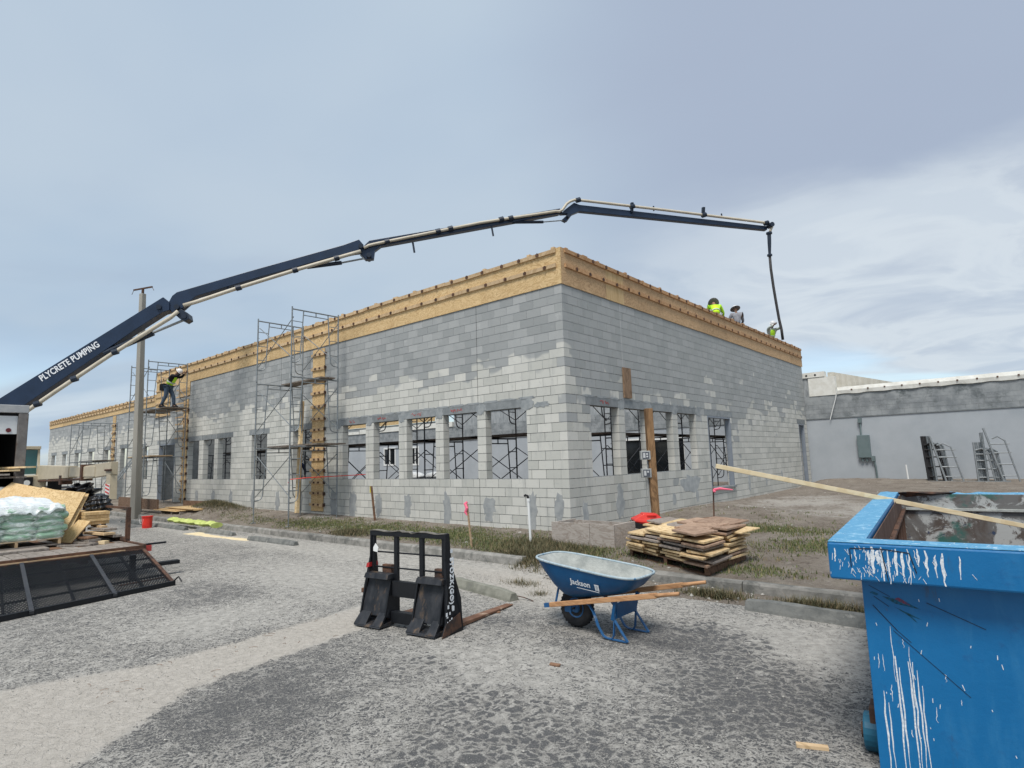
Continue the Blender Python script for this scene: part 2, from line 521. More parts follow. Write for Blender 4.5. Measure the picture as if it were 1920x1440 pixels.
STOPM = wear('wheel_stop', (.12, .125, .12), (.22, .22, .205), 6, .95, (.38, .37, .34), (.60, .74), .7, 35)
STOPP = wear('wheel_stop_pale', (.16, .16, .13), (.25, .245, .205), 6, .95, (.16, .16, .14), (.55, .7), .7, 35)
STUC = wear('stucco', (.36, .385, .41), (.415, .44, .465), .8, .9, (.33, .36, .39), (.52, .75), bump=.8, bscale=70, rnd=0)
STEELG = wear('galvanised_steel', (.26, .28, .29), (.36, .375, .38), 9, .5, (.16, .13, .11), (.62, .75), .1, 60, .55, 0)
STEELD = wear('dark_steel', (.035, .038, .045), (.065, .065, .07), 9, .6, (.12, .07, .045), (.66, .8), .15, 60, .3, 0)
STEELX = wear('scaffold_grey', (.19, .21, .22), (.28, .30, .31), 9, .5, (.14, .10, .08), (.62, .75), .1, 60, .4, 0)
PLANK = wood_mat('scaffold_plank', (.13, .105, .085), (.24, .20, .165), (.07, .055, .045), 3, (1, 1, 1), 1)
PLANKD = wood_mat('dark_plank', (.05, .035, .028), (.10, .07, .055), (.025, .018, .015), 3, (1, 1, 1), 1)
NAVY = wear('navy_paint', (.006, .018, .045), (.010, .026, .062), 2, .38, (.03, .045, .075), (.66, .8), .05, 40, 0, 0, spec=.5)
NAVYD = wear('navy_steel', (.012, .02, .035), (.02, .03, .05), 5, .45, None, bump=.05)
TAN = wear('tan_pipe', (.50, .44, .34), (.58, .52, .42), 3, .5, (.30, .25, .19), (.62, .78), .05, 40, 0, 0)
HOSE = wear('rubber_hose', (.035, .035, .035), (.065, .06, .06), 8, .7, (.13, .12, .11), (.6, .75))
WHITE = flat('white_paint', (.78, .78, .76), .5)
LETTER = wear('lettering', (.74, .76, .78), (.80, .81, .82), 9, .5, bump=0, rnd=0)
RED = wear('red_plastic', (.60, .03, .025), (.68, .045, .03), 5, .4, None, bump=0)
REDT = flat('red_tape_dull', (.38, .02, .02), .5)
REDP = wear('red_scrawl', (.45, .06, .05), (.38, .06, .055), 9, .8, None, bump=0)
PINK = flat('pink_ribbon', (.85, .16, .25), .6)
YEL = flat('yellow_tape', (.62, .52, .05), .6)
RUST = wear('rusty_steel', (.075, .04, .027), (.14, .072, .045), 7, .85, (.035, .028, .026), (.5, .66), .5, 40)
RUSTB = wear('black_steel_rust', (.010, .012, .016), (.035, .036, .040), 7, .5, (.12, .08, .05), (.54, .70), .3, 30, 0, 0, (1.6, 1.6, .55))
BLK = wear('black_paint', (.005, .006, .008), (.010, .011, .014), 5, .5, (.07, .055, .045), (.68, .82), .2, 30, 0, 0)
RUBBER = wear('rubber', (.018, .018, .02), (.034, .033, .034), 8, .85, (.12, .11, .10), (.64, .78), .3, 30, 0, 0)
BARB = wear('barrow_blue', (.004, .070, .185), (.008, .090, .225), 6, .45, (.22, .27, .31), (.66, .74), .1, 30, 0, 0)
BARL = wear('barrow_leg_blue', (.02, .09, .22), (.03, .12, .28), 6, .5, (.35, .38, .38), (.60, .72), .1, 30, 0, 0)
RESID = wear('dried_concrete', (.30, .315, .30), (.46, .47, .44), 6, .95, (.10, .20, .33), (.64, .76), .6, 35, 0, 0)
RIMW = wear('barrow_rim', (.30, .38, .42), (.42, .48, .50), 20, .8, (.05, .16, .30), (.56, .66), .4, 35, 0, 0)
ASHW = wood_mat('varnished_handle', (.44, .23, .11), (.54, .31, .16), (.31, .15, .07), 3, (.5, 3, 3), .6, .5)
GREENW = wear('green_film', (.20, .42, .24), (.40, .58, .42), 7, .35, (.70, .78, .74), (.50, .60), .3, 14, 0, 0, (1, 1, 3.0), spec=.6)
CLEARW = wear('clear_film', (.66, .70, .71), (.80, .82, .82), 5, .3, (.45, .60, .50), (.60, .72), .3, 14, 0, 0, spec=.6)
TARP = wear('black_tarp', (.008, .009, .011), (.018, .019, .023), 4, .32, None, bump=.3, bscale=9, rnd=0, spec=.6)
BEIGE = wear('beige_paint', (.47, .40, .285), (.54, .465, .34), 3, .5, (.30, .24, .16), (.64, .8), .05, 30, 0, 0)
GLASSD = flat('dark_glass', (.006, .008, .010), .08, 0, .6)
GLASST = flat('teal_glass', (.03, .12, .12), .08, 0, .7)
LIME = flat('lime_vest', (.46, .80, .03), .6)
LIMEB = flat('lime_vest_bright', (.62, .95, .02), .6)
SKIN = flat('skin', (.28, .16, .105), .6)
JEAN = wear('denim', (.05, .075, .115), (.08, .115, .16), 12, .9)
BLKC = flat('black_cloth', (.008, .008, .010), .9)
GREYC = wear('grey_cloth', (.20, .20, .22), (.30, .30, .32), 9, .9)
PALEC = wear('pale_cloth', (.42, .45, .40), (.52, .55, .48), 9, .9)
HATW = flat('white_helmet', (.80, .78, .76), .4)
HATG = flat('grey_brim', (.19, .18, .18), .8)
CEDAR = wood_mat('form_board', (.36, .315, .275), (.46, .41, .365), (.25, .20, .165), 2.2, (1, 1, 3), .6, .85)
ROLLG = wear('lime_sheet', (.42, .50, .12), (.58, .64, .22), 7, .6, (.16, .20, .04), (.58, .7), .3, 20)
ELEC = wear('panel_grey_green', (.135, .18, .185), (.16, .205, .21), 4, .5, None, bump=0)
DOORF = wear('door_frame_steel', (.20, .225, .26), (.24, .265, .30), 4, .6, None, bump=0)
ROOFW = wear('white_coping', (.66, .64, .58), (.78, .77, .72), 4, .6, (.45, .41, .33), (.62, .78), .1, 30, 0, 0)
TRUCKW = wear('truck_white', (.60, .61, .62), (.70, .71, .71), 3, .4, (.35, .34, .33), (.66, .8), .05, 30, 0, 0)
TRUCKG = wear('truck_frame', (.13, .12, .115), (.20, .185, .175), 5, .6, (.10, .06, .04), (.55, .7), .2, 30, 0, 0)
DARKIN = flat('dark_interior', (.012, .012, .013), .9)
POLEM = wear('pole_concrete', (.27, .255, .22), (.34, .32, .28), 1.5, .9, (.17, .155, .13), (.55, .7), .3, 60, 0, 0, (1, 1, .2))
DRIP = wear('dried_white_paint', (.60, .64, .68), (.74, .76, .77), 40, .7, (.05, .20, .38), (.60, .70), .6, 60, 0, 0)
STONE = wear('limestone', (.40, .38, .34), (.58, .55, .50), 20, .95, None, rnd=.2)

# ------------------------------------------------------------------ ground
def gridmesh(name, xs, ys, hf, mat, attrs, smooth=True):
    X, Y = np.meshgrid(xs, ys)
    Z = hf(X, Y)
    nx, ny = len(xs), len(ys)
    me = bpy.data.meshes.new(name)
    co = np.stack([X, Y, Z], -1).reshape(-1, 3)
    idx = np.arange(nx * ny).reshape(ny, nx)
    q = np.stack([idx[:-1, :-1], idx[:-1, 1:], idx[1:, 1:], idx[1:, :-1]], -1).reshape(-1, 4)
    me.from_pydata(co.tolist(), [], q.tolist())
    for k, fn in attrs.items():
        a = me.attributes.new(k, 'FLOAT', 'POINT')
        a.data.foreach_set('value', np.clip(fn(X, Y), -1, 2).reshape(-1).astype('f'))
    me.materials.append(mat)
    if smooth:
        me.polygons.foreach_set('use_smooth', [True] * len(me.polygons))
    o = bpy.data.objects.new(name, me); COL.objects.link(o)
    return tag(o, kind='structure')


def sm(x, a, b):
    t = np.clip((x - a) / (b - a), 0, 1)
    return t * t * (3 - 2 * t)


_ph = rng.uniform(0, 6.28, (40, 3))


def fbm(X, Y, s=1.0, o=4, seed=0):
    r = 0; amp = 1; tot = 0
    for i in range(o):
        a = _ph[(seed * 5 + i * 3) % 40]; b = _ph[(seed * 7 + i * 3 + 1) % 40]; f_ = s * 2 ** i
        th = a[2] * 3
        u = X * math.cos(th) + Y * math.sin(th); v = -X * math.sin(th) + Y * math.cos(th)
        r = r + amp * (np.sin(u * f_ * 1.7 + a[0] + 1.3 * np.sin(v * f_ * 1.1 + b[0])) * np.cos(v * f_ * 1.3 + a[1] + 1.1 * np.sin(u * f_ * .9 + b[1])))
        tot += amp; amp *= .55
    return r / tot


def blob(X, Y, cx, cy, rx, ry, a=0):
    dx, dy = X - cx, Y - cy
    u = dx * math.cos(a) + dy * math.sin(a); v = -dx * math.sin(a) + dy * math.cos(a)
    return np.exp(-(u / rx) ** 2 - (v / ry) ** 2)


def dust(X, Y):
    # sandy strip washed across the lot, with its own ragged edges
    cxl = np.interp(Y, [-14, -9.5, -9.1, -8.2, -7.1, -6.1, -5.2], [1.6, 1.7, 1.6, 1.42, 1.28, 1.15, 1.0])
    wl = np.interp(Y, [-14, -9.2, -8.2, -7.1, -6.1, -5.2], [1.3, 1.05, .46, .42, .42, .5])
    e = np.abs(X - cxl) - wl + .07 * fbm(X, Y, 5, 3, 2) + .03 * fbm(X, Y, 19, 3, 6)
    strip = (1 - sm(e, -.04, .05)) * sm(-Y, 5.0, 6.0)
    d = .285 + .06 * fbm(X, Y, .7, 4, 1)
    d = np.maximum(d, strip * .78)
    d = d + .30 * blob(X, Y, -.3, -7.1, .7, .8) + .35 * blob(X, Y, -1.7, -4.9, 1.8, .9) + .55 * blob(X, Y, 2.2, -3.7, 1.2, .5) + .45 * blob(X, Y, 1.0, -2.9, 1.5, .35)
    d = d + .25 * blob(X, Y, -3.5, -3.0, 4.0, .7) + .35 * blob(X, Y, 5.6, -4.1, .9, .7) + .22 * blob(X, Y, 3.5, -6.2, .8, .5)
    d = d - .20 * blob(X, Y, 4.6, -4.5, .8, .6) - .12 * blob(X, Y, 5.6, -5.6, .8, .7) - .14 * blob(X, Y, 2.6, -8.0, .8, 1.2) - .1 * blob(X, Y, -1.8, -6.6, .9, .8)
    d = d + .28 * blob(X, Y, -9, -3.3, 6, .35)
    return d


def sandy(X, Y):
    cxl = np.interp(Y, [-14, -9.5, -9.1, -8.2, -7.1, -6.1], [1.6, 1.7, 1.6, 1.42, 1.28, 1.15])
    wl = np.interp(Y, [-14, -9.2, -8.2, -7.1, -6.1, -5.2], [1.3, 1.05, .5, .45, .42, .5])
    s_ = (1 - sm(np.abs(X - cxl) - wl, -.1, .1)) * .8 * sm(-Y, 5.0, 6.2)
    s_ = s_ + blob(X, Y, 2.2, -3.7, 1.4, .6) * .6 + .9 * blob(X, Y, -8.7, -3.15, 1.2, .22) + .5 * blob(X, Y, 1, -3.2, 1.6, .5)
    return s_


def gator(X, Y):
    v = .10 + .55 * blob(X, Y, 4.6, -4.3, .9, .7) + .55 * blob(X, Y, 5.5, -5.7, .9, .9) + .42 * blob(X, Y, 4.3, -7.0, 1.3, .7) + .4 * blob(X, Y, 2.9, -6.6, .45, .4) + .3 * blob(X, Y, 2.7, -5.3, .5, .35) + .45 * blob(X, Y, 5.2, -8.0, 1.2, 1.0)
    return v + .25 * fbm(X, Y, 1.1, 4, 5) - .3 * (X < 2)


def axis_pts(segs):
    r = []
    for a, b, n in segs:
        r += list(np.linspace(a, b, n, endpoint=False))
    r.append(segs[-1][1])
    return np.array(r)


gx = axis_pts([(-500, -60, 12), (-60, -14, 60), (-14, -4, 110), (-4, 8, 300), (8, 14, 30), (14, 500, 12)])
gy = axis_pts([(-400, -16, 10), (-16, -10, 60), (-10, -2, 220), (-2, 2, 4), (2, 600, 10)])
park = gridmesh('parking_lot', gx, gy, lambda X, Y: .006 * fbm(X, Y, .8, 3, 4) * (np.abs(X) < 14) - .02 * (Y > -1.5), ASPH, {'dust': dust, 'sandy': sandy, 'gator': gator})


def gh(X, Y):
    """height of the bare ground round and inside the building"""
    yy = np.clip((Y + 2.2) / 2.2, 0, 1)
    base = .13 + yy * .13 + .004 * (-np.minimum(X, 0)) * yy
    rt = .18 + .018 * np.clip(Y, -2, 20) + .03 * np.clip((Y + 2.2) / 2.2, 0, 1)
    h = np.where(X < .1, base, rt)
    t = sm(X, -.3, 1.0)
    h = base * (1 - t) + rt * t
    h = h + .34 * blob(X, Y, -15.3, -.95, 1.9, .65) + .10 * blob(X, Y, -21.5, -.6, 2.5, .6)
    h = h + .12 * blob(X, Y, .7, 5.8, .8, 2.3) + .14 * blob(X, Y, 2.0, 4.6, 1.3, 1.2) + .07 * blob(X, Y, .9, 1.1, .5, .8)
    h = h + .06 * blob(X, Y, 4.5, 9, 2, 2) + .10 * blob(X, Y, 2, 17.6, 3, .7)
    h = h + .022 * fbm(X, Y, 1.6, 5, 3) + .010 * fbm(X, Y, 8, 3, 6)
    inside = sm(-X, .3, .8) * sm(Y, .3, .8)
    h = h * (1 - inside) + (.42 + .02 * fbm(X, Y, 2, 3, 5)) * inside
    # front edge: dips below the asphalt where the kerb stands, spills over it in the gap and before the second kerb
    spill = sm(X, .5, .75) * (1 - sm(X, 1.25, 1.6))
    edge = sm(Y, -2.32, -2.26)
    hs = -.06 + (h + .06) * sm(Y, -3.1, -2.1)
    front = (.018 + .02 * fbm(X, Y, 3, 4, 8)) * sm(X, 1.2, 2.2) * sm(Y, -3.25, -2.9) - .06 * (1 - sm(Y, -3.3, -2.95))
    front = np.where(X < 1.2, -.06, front)
    h2 = front * (1 - edge) + h * edge
    return h2 * (1 - spill) + hs * spill


def green(X, Y):
    v = .25 * fbm(X, Y, .9, 4, 7)
    v = v + .75 * blob(X, Y, -3.5, -1.2, 4.2, .75) + .9 * blob(X, Y, .4, -1.7, 1.5, .7) + .85 * blob(X, Y, 3.1, 2.3, 1.5, .55) + .6 * blob(X, Y, 4.6, .6, 1.2, .8) + .35 * blob(X, Y, -9, -1.4, 3, .5)
    v = v + .5 * blob(X, Y, 4.4, -1.7, .8, .3) + .5 * blob(X, Y, 5.6, -2.8, .5, .25) + .4 * blob(X, Y, 4, 17.6, 4, .5)
    return v * np.where((X < -.3) & (Y > .3), 0, 1)


def pale(X, Y):
    return .12 + .25 * fbm(X, Y, 1.1, 4, 9) + .5 * blob(X, Y, 2.2, 8, 1.6, 3.2) + .45 * blob(X, Y, 4.5, 6, 1.4, 3) + .7 * blob(X, Y, -8.8, -.45, 1.1, .25) + .8 * blob(X, Y, 1.0, -2.8, .7, .4) - .4 * blob(X, Y, -15.3, -.95, 2.2, .8) + .5 * blob(X, Y, 1, 1.4, .5, .6)


dx_ = axis_pts([(-420, -60, 10), (-60, -24, 70), (-24, -6, 170), (-6, 8, 260), (8, 16, 40), (16, 420, 10)])
dy_ = axis_pts([(-3.4, 0, 90), (0, 8, 130), (8, 19, 90), (19, 400, 12)])
dirt = gridmesh('dirt_ground', dx_, dy_, gh, DIRT, {'green': green, 'pale': pale})


def ghs(x, y):
    return float(gh(np.array([float(x)]), np.array([float(y)]))[0])


# grass and weeds: tens of thousands of thin blades, one object
def blades(name, n, samp, hgt, mat, lean=.5, w=.006):
    pts = samp(n)
    x, y = pts[:, 0], pts[:, 1]; z = gh(x, y)
    m_ = len(x)
    hh = hgt * (.35 + 1.3 * rng.random(m_) ** 2.2); th = rng.uniform(0, 6.28, m_); ln = rng.uniform(0, lean, m_) * hh
    ww = w * rng.uniform(.6, 1.4, m_)
    a = np.stack([x - ww * np.sin(th), y + ww * np.cos(th), z - .005], -1)
    b = np.stack([x + ww * np.sin(th), y - ww * np.cos(th), z - .005], -1)
    c = np.stack([x + ln * np.cos(th), y + ln * np.sin(th), z + hh], -1)
    co = np.stack([a, b, c], 1).reshape(-1, 3)
    me = bpy.data.meshes.new(name)
    me.from_pydata(co.tolist(), [], np.arange(3 * m_).reshape(-1, 3).tolist())
    me.materials.append(mat)
    o = bpy.data.objects.new(name, me); COL.objects.link(o)
    return o


def grassmat(name, a, b, c):
    m_, g, bs = newmat(name)
    ri = g.n('ShaderNodeNewGeometry').outputs['Random Per Island']
    col = g.mix(g.step(ri, .0, .6), a, b)
    col = g.mix(g.step(ri, .62, .9), col, c)
    g.put(bs.inputs['Base Color'], col); bs.inputs['Roughness'].default_value = .8
    return m_


GRASS = grassmat('grass_blades', (.07, .095, .028), (.135, .165, .055), (.25, .20, .10))
WEED = grassmat('weed_blades', (.05, .06, .03), (.12, .105, .05), (.22, .165, .09))


def samp_green(n):
    X = rng.uniform(-18, 8, n * 3); Y = rng.uniform(-2.2, 5.5, n * 3)
    k = (green(X, Y) + .25 * fbm(X, Y, 6, 3, 2)) > rng.uniform(.08, .8, n * 3)
    k &= ~((X < .1) & (Y > -.05)) & ~((Y < -2.1) & (X < .7))
    P = np.stack([X[k], Y[k]], -1)
    return P[:n]


tag(blades('grass', 150000, samp_green, .043, GRASS, .6, .009), 'short patchy green grass on the dirt beside the block wall', 'grass', kind='stuff')


def samp_weed(n):
    c = [(.55, -1.95, .8, .35), (.95, -2.25, .5, .3), (.9, -1.75, .55, .45), (.2, -1.3, .8, .4), (1.55, -3.5, .25, .12), (2.2, -3.9, .10, .08), (-5.2, -1.9, .5, .2), (5.4, -2.75, .4, .12), (4.2, -2.8, .3, .1), (-15, -.9, 1.2, .4)]
    out_ = []
    for (a, b, p_, q_) in c:
        m_ = int(n * p_ / 4.2)
        out_.append(np.stack([rng.normal(a, p_ * .6, m_), rng.normal(b, q_ * .7, m_)], -1))
    return np.concatenate(out_)


tag(blades('weeds', 30000, samp_weed, .08, WEED, 1.3, .006), 'brownish weeds and dry runners sprawling by the end of the kerb', 'weeds', kind='stuff')


# gravel and crumbs
def stones(name, P, smin, smax, zf, mat):
    n = len(P)
    o6 = np.array([(1, 0, 0), (-1, 0, 0), (0, 1, 0), (0, -1, 0), (0, 0, 1), (0, 0, -1)], float)
    f8 = np.array([(0, 2, 4), (2, 1, 4), (1, 3, 4), (3, 0, 4), (2, 0, 5), (1, 2, 5), (3, 1, 5), (0, 3, 5)])
    s_ = smin + (smax - smin) * rng.random(n) ** 3
    th = rng.uniform(0, 6.28, n)
    v = o6[None] * rng.uniform(.55, 1.2, (n, 6, 3)) * np.array([1, .8, .6]) + rng.uniform(-.25, .25, (n, 6, 3))
    c_, s2 = np.cos(th)[:, None], np.sin(th)[:, None]
    vx = v[..., 0] * c_ - v[..., 1] * s2; vy = v[..., 0] * s2 + v[..., 1] * c_
    z = zf(P[:, 0], P[:, 1])
    co = np.stack([P[:, 0, None] + vx * s_[:, None], P[:, 1, None] + vy * s_[:, None], z[:, None] + (v[..., 2] + .25) * s_[:, None]], -1).reshape(-1, 3)
    me = bpy.data.meshes.new(name)
    me.from_pydata(co.tolist(), [], (f8[None] + 6 * np.arange(n)[:, None, None]).reshape(-1, 3).tolist())
    me.materials.append(mat)
    o = bpy.data.objects.new(name, me); COL.objects.link(o)
    return o


P = np.concatenate([np.stack([rng.uniform(-6, 7, 9000), rng.uniform(-9.6, -2.4, 9000)], -1),
                    np.stack([rng.normal(2.0, 1.1, 1500), rng.normal(-3.6, .45, 1500)], -1), np.stack([rng.normal(.9, .9, 1200), rng.normal(-7.2, 1.0, 1200)], -1)])
tag(stones('gravel', P, .002, .012, lambda x, y: 0 * x + .004, STONE), 'pale gravel and crumbs scattered over the cracked asphalt', 'gravel', kind='stuff')
P = np.concatenate([np.stack([rng.uniform(-20, 0, 260), rng.uniform(-2.1, -.1, 260)], -1), np.stack([rng.uniform(.2, 9, 480), rng.uniform(-2.1, 18, 480)], -1),
                    np.stack([rng.uniform(1.5, 6.5, 350), rng.uniform(-3.1, -2.4, 350)], -1), np.stack([rng.normal(1, .3, 250), rng.normal(-2.6, .35, 250)], -1)])
tag(stones('rubble', P, .006, .042, gh, STONE), 'small limestone rubble strewn on the bare dirt', 'rubble', kind='stuff')

# kerbs
def kerb(name, x0, x1, label, y0=-2.42, y1=-2.24, h=.15, seg=3.05):
    t = thing(name, label, 'kerb', (x0, (y0 + y1) / 2, 0))
    x = x0
    while x < x1 - .01:
        e = min(x + seg, x1); L_ = []
        n = max(2, int((e - x) / .35))
        for i in range(n + 1):
            xx = x + .006 + (e - x - .012) * i / n
            j = [random.uniform(-.006, .006) for _ in range(4)]
            L_.append([(xx, y0, -.05), (xx, y1, -.05), (xx, y1 + j[0], h - .01 + j[1]), (xx, y1 - .03, h + j[1]), (xx, y0 + .045 + j[2], h + j[3]), (xx, y0 + .02 + j[2], h - .03)])
        MB().loft(L_).build('kerb_stone', KERB, t, bevel=.006)
        x = e
    return t


kerb('kerb', -60, .65, 'long grey concrete kerb ending before the wheelbarrow, in front of the grass strip')
kerb('kerb', 1.35, 9.0, 'weathered concrete kerb behind the wheelbarrow and the pile of wood')

# wheel stops
def wheel_stop(p0, p1, label, mat, hh=.11, ww=.16):
    p0, p1 = Vector(p0), Vector(p1); d = (p1 - p0).normalized(); s_ = Vector((-d.y, d.x, 0)); L_ = []
    n = 7
    for i in range(n + 1):
        c = p0.lerp(p1, i / n); j = random.uniform(-.005, .005)
        e = .02 if i in (0, n) else 0
        L_.append([c - s_ * ww / 2 + Vector((0, 0, -.01)), c + s_ * ww / 2 + Vector((0, 0, -.01)), c + s_ * (ww / 2 - .01) + Vector((0, 0, .035)), c + s_ * (ww / 2 - .045 + j) + Vector((0, 0, hh - e + j)), c - s_ * (ww / 2 - .045) + Vector((0, 0, hh - e - j)), c - s_ * (ww / 2 - .01) + Vector((0, 0, .035))])
    o = MB().loft(L_).build('wheel_stop', mat, bevel=.008)
    settle(o, p0)
    return tag(o, label, 'wheel stop', 'concrete wheel stops along the kerb')


wheel_stop((-7.7, -3.18, 0), (-5.55, -3.12, 0), 'short grey wheel stop in the row, nearest the black fork carriage', STOPM)
wheel_stop((-11.3, -3.02, 0), (-8.95, -3.02, 0), 'grey wheel stop with spilled yellow sawdust in front of it', STOPM)
wheel_stop((-14.6, -3.15, 0), (-11.9, -3.12, 0), 'dark wheel stop under the rolled lime sheet, beside the red bucket', STOPM)
wheel_stop((-17.4, -3.2, 0), (-15.3, -3.2, 0), 'dark wheel stop behind the red bucket, farthest along the kerb', STOPM)
wheel_stop((.66, -4.10, 0), (2.16, -4.38, 0), 'pale mossy wheel stop knocked askew behind the black fork carriage', STOPP, .12, .17)
wheel_stop((4.72, -3.14, 0), (6.6, -3.24, 0), 'dark wheel stop next to the blue dumpster in front of the kerb', STOPM, .13, .18)

# ------------------------------------------------------------------ block building
S_OPEN = [(1.117, 2.40), (2.68, 3.90), (4.20, 5.38), (5.72, 6.877), (7.26, 8.45), (10.20, 11.42), (13.22, 14.40), (16.10, 17.29), (17.63, 18.70), (19.15, 20.28),
          (25.2, 26.0), (28.3, 29.35), (31.15, 32.2), (34.1, 35.25), (36.97, 38.2), (40.1, 41.2), (42.86, 44.08)]
E_OPEN = [(.931, 2.162), (2.457, 3.577), (3.897, 5.087), (5.406, 6.61)]


def openings(wall):
    if wall == 'S':
        return [(a, b, SZ, SZ + 8 * H) for a, b in S_OPEN] + [(21.8, 23.75, .3, SZ + 8 * H)]
    return [(a, b, SZ, SZ + 8 * H) for a, b in E_OPEN] + [(7.52, 9.41, SZ - 3 * H - .05, SZ + 8 * H), (17.4, 18.25, .2, SZ + 8 * H)]


def runs(s0, s1, r, ops):
    z0, z1 = SZ + r * H, SZ + (r + 1) * H
    iv = [(s0, s1)]
    for a, b, o0, o1 in ops:
        if o0 < z1 - .05 and o1 > z0 + .05:
            nv = []
            for p, q in iv:
                if b <= p or a >= q: nv.append((p, q)); continue
                if a > p: nv.append((p, a))
                if b < q: nv.append((b, q))
            iv = nv
    return [(p, q) for p, q in iv if q - p > .03], z0, z1


def blocks_for(wall, s0, s1, r0, r1, ops, toprow=None):
    res = []; mort = []
    for r in range(r0, r1):
        odd = r % 2
        iv, z0, z1 = runs(s0, s1, r, ops)
        if toprow: z1 = min(z1, toprow)
        if z1 - z0 < .02: continue
        if wall == 'S':
            off = 0 if odd else B / 2
            lim0 = s0 if odd or s0 > 0 else .2032
        else:
            off = B / 2 if odd else 0
            lim0 = .2032 if odd and s0 == 0 else s0
        for p, q in iv:
            p = max(p, lim0)
            mort.append((p, q, z0, z1))
            k = math.floor((p - off) / B) + 1
            cuts = [p]
            while off + k * B < q - .04:
                if off + k * B > p + .04: cuts.append(off + k * B)
                k += 1
            cuts.append(q)
            for a, b in zip(cuts, cuts[1:]):
                res.append((a, b, z0, z1, r))
    return res, mort


WT = .2032


def wbox(mb, wall, a, b, z0, z1, d0, d1):
    if wall == 'S': mb.box(-b, -a, d0, d1, z0, z1)
    else: mb.box(-d1, -d0, a, b, z0, z1)


def area_px(wall, a, b, z0, z1):
    c = np.array([-(a + b) / 2, 0, (z0 + z1) / 2]) if wall == 'S' else np.array([0, (a + b) / 2, (z0 + z1) / 2])
    v = c - CAMP; d = np.linalg.norm(v); n_ = np.array([0, -1, 0]) if wall == 'S' else np.array([1, 0, 0])
    return (b - a) * (z1 - z0) * abs(v @ n_) / d / d / d


bld = thing('block_building', 'unfinished grey concrete block building with open window holes, plywood formwork round its top', 'building', (0, 0, 0))
ZTOP = 5.92; ZLOW = 5.12
allb = []; mlist = {}
for wall, s0, s1, top in (('S', 0, 24.4, ZTOP), ('S', 24.4, 45.05, ZLOW), ('E', 0, 18.75, ZTOP)):
    bl, mo = blocks_for(wall, s0, s1, -7, 25, openings(wall), top)
    bl = [q for q in bl if q[2] < top]; mo = [q for q in mo if q[2] < top]
    for q in bl: allb.append((area_px(wall, *q[:4]), wall, q))
    mlist.setdefault((wall, s0), []).extend(mo)
allb.sort(key=lambda t: -t[0])
WALLO = {}
for (wall, s0), mo in mlist.items():
    mb = MB()
    for p, q, z0, z1 in mo:
        mb_z0 = z0 - .0005
        wbox(mb, wall, p + (.004 if p < .21 else .014), q - .014, mb_z0, z1 + .0005, .006, WT - .006)
    w = mb.build('wall', MORT, bld)
    if (wall, s0) != ('S', 24.4) : WALLO[wall] = w
    elif 'S2' not in WALLO: WALLO['S2'] = w


def block_geo(mb, wall, q):
    a, b, z0, z1, r = q
    gp = .006
    d = random.uniform(-.0015, .0015)
    ed = {round(e, 4) for o in openings(wall) for e in o[:2]}
    wbox(mb, wall, a + (0 if a < .001 or round(a, 4) in ed else gp), b - (0 if round(b, 4) in ed else gp), z0 + gp, z1 - gp, d, WT)


rest = {'S': MB(), 'E': MB()}
for i, (ar, wall, q) in enumerate(allb):
    if i < 300:
        mb = MB(); block_geo(mb, wall, q)
        mb.build('block', MB_S if wall == 'S' else MB_E, WALLO[wall])
    else:
        block_geo(rest[wall], wall, q)
for wall in 'SE':
    o = rest[wall].build('block', MB_S if wall == 'S' else MB_E, WALLO[wall]); o['kind'] = 'stuff'

# lintels, their mortar smears and the red chalk scrawl
def lintel(wall, a, b, z0=SZ + 8 * H, h=H - .012, mat=CONC, pr=.003):
    mb = MB(); wbox(mb, wall, a, b, z0 + .002, z0 + h, -pr, WT + .001)
    return mb.build('lintel', mat, bld)


# the block rows at lintel height are solid behind; lintels stand a few mm proud of them
for a, b in [(1.0, 2.58), (2.6, 4.1), (4.12, 5.6), (5.62, 7.15), (7.17, 8.62), (10.0, 11.6), (13.05, 14.6), (15.95, 17.45), (17.47, 18.9), (18.92, 20.45), (21.5, 24.0), (28.1, 29.5), (31, 32.4), (33.95, 35.4), (36.8, 38.35), (39.95, 41.35), (42.7, 44.2)]:
    lintel('S', a, b)
for a, b in [(.75, 2.30), (2.32, 3.72), (3.74, 5.24), (5.26, 6.8), (7.3, 9.65), (17.2, 18.45)]:
    lintel('E', a, b)


def ragged(mb, wall, s, z, w, h, d=-.0055, n=18, seed=0):
    """thin hand-trowelled patch of mortar, irregular outline, a few mm thick"""
    rr = random.Random(seed); pts = []
    for i in range(n):
        t = 2 * math.pi * i / n; k = 1 + rr.uniform(-.28, .28)
        pts.append((s + math.copysign(abs(math.cos(t)) ** .7, math.cos(t)) * w / 2 * k, z + math.copysign(abs(math.sin(t)) ** .7, math.sin(t)) * h / 2 * k))
    if wall == 'S':
        mb.prism([(-p, d, q) for p, q in pts], (0, -d - .0005, 0))
    else:
        mb.prism([(-d, p, q) for p, q in pts][::-1], (d + .0005, 0, 0))


